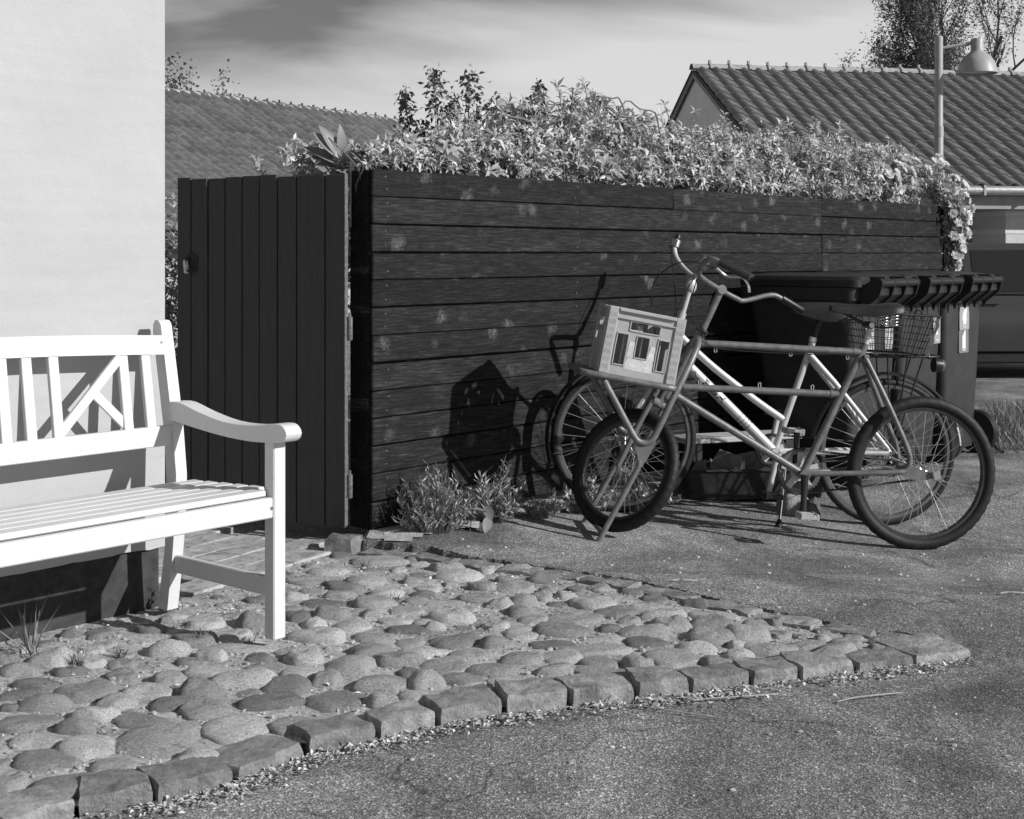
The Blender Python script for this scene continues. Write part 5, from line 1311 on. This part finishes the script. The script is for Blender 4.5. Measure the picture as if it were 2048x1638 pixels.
ym = thing('young_maple', 'young leafy tree standing above the shrub near the left roof', 'tree', (-.36, 9.6, 0)); rnd = random.Random(19); q = MB(); P = []; D = []
q.tube([(0, 0, 0), (.01, 0, .7), (.02, 0, 1.2)], [.03, .026, .02], 8)
for (x, z, w) in ((-.40, 2.40, .05), (-.27, 2.16, .06), (-.18, 2.52, .07), (-.06, 2.34, .10), (.06, 2.53, .10), (.16, 2.30, .10), (.25, 2.36, .05), (-.33, 2.05, .07), (.10, 2.05, .10), (-.12, 2.06, .10), (.45, 2.30, .04), (.55, 2.42, .05), (.34, 2.1, .05)):
    y = rnd.uniform(-.15, .15); pts = crom([(.02, 0, 1.1), (x * .45, y * .5, 1.1 + (z - 1.1) * .4), (x * .85, y, 1.1 + (z - 1.1) * .75), (x, y, z)], 6); q.tube(pts, [.012 * (1 - .85 * i / (len(pts) - 1)) for i in range(len(pts))], 5)
    for i, p in enumerate(pts):
        if p.z < 1.62: continue
        t = (z - p.z) / .8
        for c in range(24):
            P.append((p.x + rnd.gauss(0, w * (.35 + 1.2 * t)), p.y + rnd.gauss(0, w), p.z + rnd.gauss(0, .03))); D.append((rnd.gauss(0, 1), rnd.gauss(0, 1), rnd.gauss(-.7, .5)))
ob('trunk', q, 'bark', ym, 50); nn = len(P)
stuff(link('crown', leaf_mesh('crown', P, D, rvec(nn), .055 * RS.uniform(.6, 1.2, nn), .026 * RS.uniform(.7, 1.2, nn), 'leaf_dark', .15), ym))
tree('garden_tree', 'thin twiggy branches showing over the ridge of the left roof', (-8.2, 31, 0), 5.2, .05, 3, 8, 'leaf_tree', .11, .07, 2, .55, 3, .08, (.3, 0), 1, .6)

def blades(P, h, w, m, name, parent=None, lean=.35, kind=False, **kw):
    n = len(P); D = np.stack([RS.normal(0, lean, n), RS.normal(0, lean, n), np.ones(n)], 1)
    o = link(name, leaf_mesh(name, P, D, rvec(n), h * RS.uniform(.5, 1.2, n), w * RS.uniform(.7, 1.3, n), m, .12), parent, **kw)
    if kind: stuff(o)
    return o
# broad-leaved plant by the gate
bp = thing('broad_leaved_plant', 'plant with large pointed leaves peering over the gate top', 'plant', (-.815, 6.45, 0))
ob('stem', MB().tube([(0, 0, 0), (.01, 0, .9), (0, 0, 1.76)], .008, 6), 'stem', bp)
rnd = random.Random(41)
def big_leaf(seed):
    r_ = random.Random(seed); q = MB(); N = 7
    for i in range(N):
        t = i / (N - 1); w = .026 * math.sin(PI * min(t * .92 + .08, 1)) ** .8 * (1 if i < N - 1 else 0); z = -.25 * t * t * .15
        q.v += [(t * .16, -w, z + w * .35), (t * .16, 0, z), (t * .16, w, z + w * .35)]
    for i in range(N - 1):
        a = i * 3; q.f += [(a, a + 1, a + 4, a + 3), (a + 1, a + 2, a + 5, a + 4)]
    return mesh_of('leaf', q, 'leaf_big', 60)
BLM = [big_leaf(i) for i in range(3)]
for i in range(22):
    th = -1.25 + 2.5 * (i % 11) / 10 + rnd.uniform(-.12, .12); yw = rnd.uniform(-.7, .25); s_ = rnd.uniform(.8, 1.2) * (1.0 if i < 11 else .8)
    X = Vector((math.sin(th), yw * .5, math.cos(th))).normalized(); Nn = Vector((.35 + rnd.uniform(-.5, .5), -.75, .45 + rnd.uniform(-.3, .3))); Y_ = Nn.cross(X).normalized(); Nn = X.cross(Y_)
    m3 = Matrix(((X.x, Y_.x, Nn.x), (X.y, Y_.y, Nn.y), (X.z, Y_.z, Nn.z)))
    link('leaf', BLM[i % 3], bp, (rnd.uniform(-.02, .02), rnd.uniform(-.03, .03), (1.70 if i < 11 else 1.62) + rnd.uniform(-.02, .02)), m3.to_euler(), (s_, s_ * 1.1, s_))
# bushes behind the gate
for (x, y, w, h0, h1_, lab, n) in ((-1.02, 7.6, .24, .9, 1.76, 'fine-leaved bush behind the left half of the gate top', 480), (-1.93, 7.4, .26, .2, 1.62, 'garden bush seen in the gap between house and gate', 900), (-.40, 7.1, .20, 1.0, 1.80, 'leafy bush between the broad-leaved plant and the fence corner', 700)):
    bu = thing('garden_bush', lab, 'bush', (x, y, 0)); d = rvec(n) * (RS.uniform(0, 1, n) ** .4)[:, None]
    pts = d * np.array([w, w * .8, (h1_ - h0) / 2]) + np.array([0, 0, (h0 + h1_) / 2]); cluster_leaves('foliage', pts, d + np.array([0, -.4, .5]), 'leaf_herb', bu, 4, .05, .018, .9)
    q = MB()
    for k in range(6): q.tube([(rnd.uniform(-.03, .03), rnd.uniform(-.03, .03), -.03), (rnd.uniform(-.1, .1), rnd.uniform(-.1, .1), h1_ * .6), (rnd.uniform(-.2, .2), rnd.uniform(-.15, .15), h1_ * .92)], .004, 5)
    ob('stems', q, 'stem', bu)

# lavender-like herbs at the foot of the fence
def gz(x, y): return ground_z(x, y)
def herb(x, y, R, h, n, label, m='leaf_herb', L=.06, w=.007, cat='plant', name='herb_plant'):
    t = thing(name, label, cat, (x, y, gz(x, y))); q = MB(); P = []; D = []; ns = max(5, n // 14)
    for i in range(ns):
        a = RS.uniform(0, 6.28); rr = R * RS.uniform(0, 1) ** .6; e = Vector((rr * math.cos(a) * 1.15 + rr * math.sin(a) * .3, rr * math.sin(a) * .9, h * RS.uniform(.5, 1.0) * (1 - .45 * (rr / R) ** 2) * (1 + .35 * math.sin(a * 2 + x * 9)))); b = Vector((e.x * .35, e.y * .35, -.01))
        q.tube([b, b.lerp(e, .5) + Vector((0, 0, .02)), e], .0016, 4)
        for k in range(14):
            s_ = .25 + .75 * k / 13; p = b.lerp(e, s_); a2 = RS.uniform(0, 6.28); P.append(tuple(p)); D.append((math.cos(a2) * .8, math.sin(a2) * .8, RS.uniform(.4, 1.4)))
    ob('stems', q, 'stem', t); nn = len(P)
    stuff(link('leaves', leaf_mesh('leaves', P, D, rvec(nn), L * RS.uniform(.5, 1.15, nn), w * RS.uniform(.7, 1.3, nn), m, .1), t)); return t
herb(-.345, 6.13, .17, .27, 2600, 'larger bushy narrow-leaved herb at the foot of the fence', L=.034, w=.006)
herb(-.07, 6.42, .13, .25, 1100, 'upright narrow-leaved herb right of the larger one by the fence', L=.045)
herb(.14, 6.58, .12, .11, 330, 'low weeds on the ground under the fence boards', L=.035, w=.012)
herb(.38, 6.80, .16, .17, 420, 'weeds with small round leaves behind the front wheels', L=.035, w=.018)
herb(.70, 7.10, .18, .12, 330, 'low weeds in the shade behind the spokes of the silver bicycle', L=.04, w=.016)
t = thing('strawberry_plant', 'small plant with three broad toothed leaves among the herbs', 'plant', (-.19, 6.18, .02)); rnd = random.Random(2)
for i in range(7):
    link('leaf', BLM[i % 3], t, (rnd.uniform(-.05, .09), rnd.uniform(-.06, .03), rnd.uniform(.05, .13)), (rnd.uniform(-.5, .5), rnd.uniform(-.2, .6), rnd.uniform(0, 6.28)), (.55, .9, .6))
ob('stem', MB().tube([(0, 0, -.01), (.01, -.01, .08)], .002, 5), 'stem', t)
# weeds by the house corner
herb(-1.215, 4.915, .07, .22, 90, 'weed with long pale stalks between the wall corner and the bench leg', L=.03, w=.013)
herb(-1.02, 4.98, .14, .05, 240, 'dry grass and weeds behind the bench leg on the paving edge', m='straw', L=.07, w=.004)
for (x, y, h, nb, lab) in ((-1.52, 4.36, .20, 16, 'tall grass tuft against the dark base at the left edge'), (-1.245, 4.36, .05, 34, 'small grass tuft among the cobbles in front of the dark base'), (-1.02, 4.52, .06, 40, 'spiky grass tuft on the cobbles behind the bench leg'), (-.86, 4.50, .05, 16, 'little grass sprig beside the front bench leg'), (-.60, 5.60, .05, 26, 'grass tuft between the flat stones near the path'), (-.44, 5.08, .045, 30, 'grass tuft by the rounded cobbles in the middle'), (-1.36, 4.28, .045, 40, 'spreading weeds on the cobbles near the left edge')):
    P = np.stack([x + RS.normal(0, .022, nb), y + RS.normal(0, .02, nb), np.full(nb, bed_z(x, y) - .005)], 1) - np.array([x, y, 0])
    P[:, :2] *= .35
    o = blades(P, h, .0045, 'grass', 'grass_tuft', None, .6, loc=(x, y, 0)); tag(o, lab, 'grass', 'grass tufts on the cobbles')
# grass verge by the bins
vg = MB(); poly = [(3.18, 8.95), (3.75, 9.0), (4.6, 9.1), (5.6, 9.5), (6.4, 11.2), (5.0, 12.2), (3.9, 11.3), (3.35, 10.2)]
vg.v = [(x, y, ground_z(x, y) - .03) for x, y in poly] + [(4.4 + (x - 4.4) * .96, 10.3 + (y - 10.3) * .96, ground_z(x, y) + .012) for x, y in poly] + [(4.4, 10.3, ground_z(4.4, 10.3) + .02)]
vg.f = [(i, (i + 1) % 8, 8 + (i + 1) % 8, 8 + i) for i in range(8)] + [(8 + i, 8 + (i + 1) % 8, 16) for i in range(8)]
struct(ob('grass_verge', vg, 'verge_soil', None, 0))
n = 8000; P = []
while len(P) < n:
    x = random.uniform(3.1, 6.4); y = random.uniform(8.9, 12.2)
    ins = False; j = 7
    for i in range(8):
        (xi, yi), (xj, yj) = poly[i], poly[j]
        if (yi > y) != (yj > y) and x < (xj - xi) * (y - yi) / (yj - yi) + xi: ins = not ins
        j = i
    if ins: P.append((x, y, ground_z(x, y) - .01))
o = blades(np.array(P), .15, .006, 'grass', 'verge_grass', None, .55); stuff(o); o['label'] = 'rough grass on the verge beside the bins'; o['category'] = 'grass'
# leaf litter along the kerb and between the stones
P = []; D = []
for i in range(3800):
    s_ = RS.uniform(0, len(KERB) - 1.001); k = int(s_); a = Vector(KERB[k]); b = Vector(KERB[k + 1]); p = a.lerp(b, s_ - k); d = (b - a).normalized()
    off = abs(RS.normal(0, .034)) + .004
    if mnoise.noise(Vector((p.x * 3, p.y * 3, 2))) < -.12 and RS.uniform() < .75: continue
    P.append((p.x + d.y * off, p.y - d.x * off, FZ + .005 + RS.uniform(0, .012))); D.append((RS.normal(), RS.normal(), RS.normal(0, .25)))
for i in range(2600):
    x = RS.uniform(-1.5, 1.4); y = RS.uniform(3.2, 5.8)
    if kerb_y(x) + .15 < y < rear_y(x): P.append((x, y, bed_z(x, y) + .004)); D.append((RS.normal(), RS.normal(), RS.normal(0, .2)))
nn = len(P); N = np.tile(np.array([0, 0, 1.0]), (nn, 1)) + rvec(nn) * .5
o = link('leaf_litter', leaf_mesh('leaf_litter', P, D, N, RS.uniform(.006, .024, nn), RS.uniform(.004, .012, nn), 'straw', .05)); stuff(o); o['label'] = 'pale dry litter along the foot of the kerb'; o['category'] = 'litter'
# small gravel specks on the asphalt
q = MB(); rnd = random.Random(77)
for i in range(330):
    x = rnd.uniform(-.6, 2.6); y = rnd.uniform(3.0, 7.2)
    if kerb_y(min(x, 2.4)) - .02 < y < rear_y(min(x, 2.4)) + .05: continue
    s_ = rnd.uniform(.003, .009); q.ball((x, y, ground_z(x, y) + s_ * .3), (s_, s_ * rnd.uniform(.6, 1), s_ * .6), 5, 3)
o = stuff(ob('loose_grit', q, 'cobble', None, 60)); o['label'] = 'scattered grit on the asphalt'; o['category'] = 'grit'
# straws and twigs lying about
def twig(a, b, r, lab, m='twig', mid=.012):
    a = Vector((*a, ground_z(*a) + .008)); b = Vector((*b, ground_z(*b) + .008)); c = a.lerp(b, .5) + Vector((random.uniform(-mid, mid), random.uniform(-mid, mid), .004)); c0 = a.lerp(b, .25) + Vector((0, mid * .5, .003))
    o = ob('dry_straw', MB().tube([p - a for p in crom([a, c0, c, b], 5)], r, 6), m, None, loc=a); tag(o, lab, 'straw')
twig((.492, 4.03), (.80, 4.12), .002, 'long pale straw lying along the kerb left of the other'); twig((.955, 4.04), (1.17, 4.13), .002, 'pale straw lying on the asphalt before the kerb tip')
twig((.28, 4.02), (.60, 3.90), .0022, 'dark thin twig at the kerb below the shadowed gap'); twig((1.90, 5.35), (2.02, 5.37), .003, 'short bent twig on the asphalt below the rear wheel')
twig((-.56, 6.02), (-.43, 6.18), .003, 'thin twig on the sand by the herb'); twig((.62, 5.30), (.72, 5.32), .003, 'short straw on the asphalt above the edge stones')
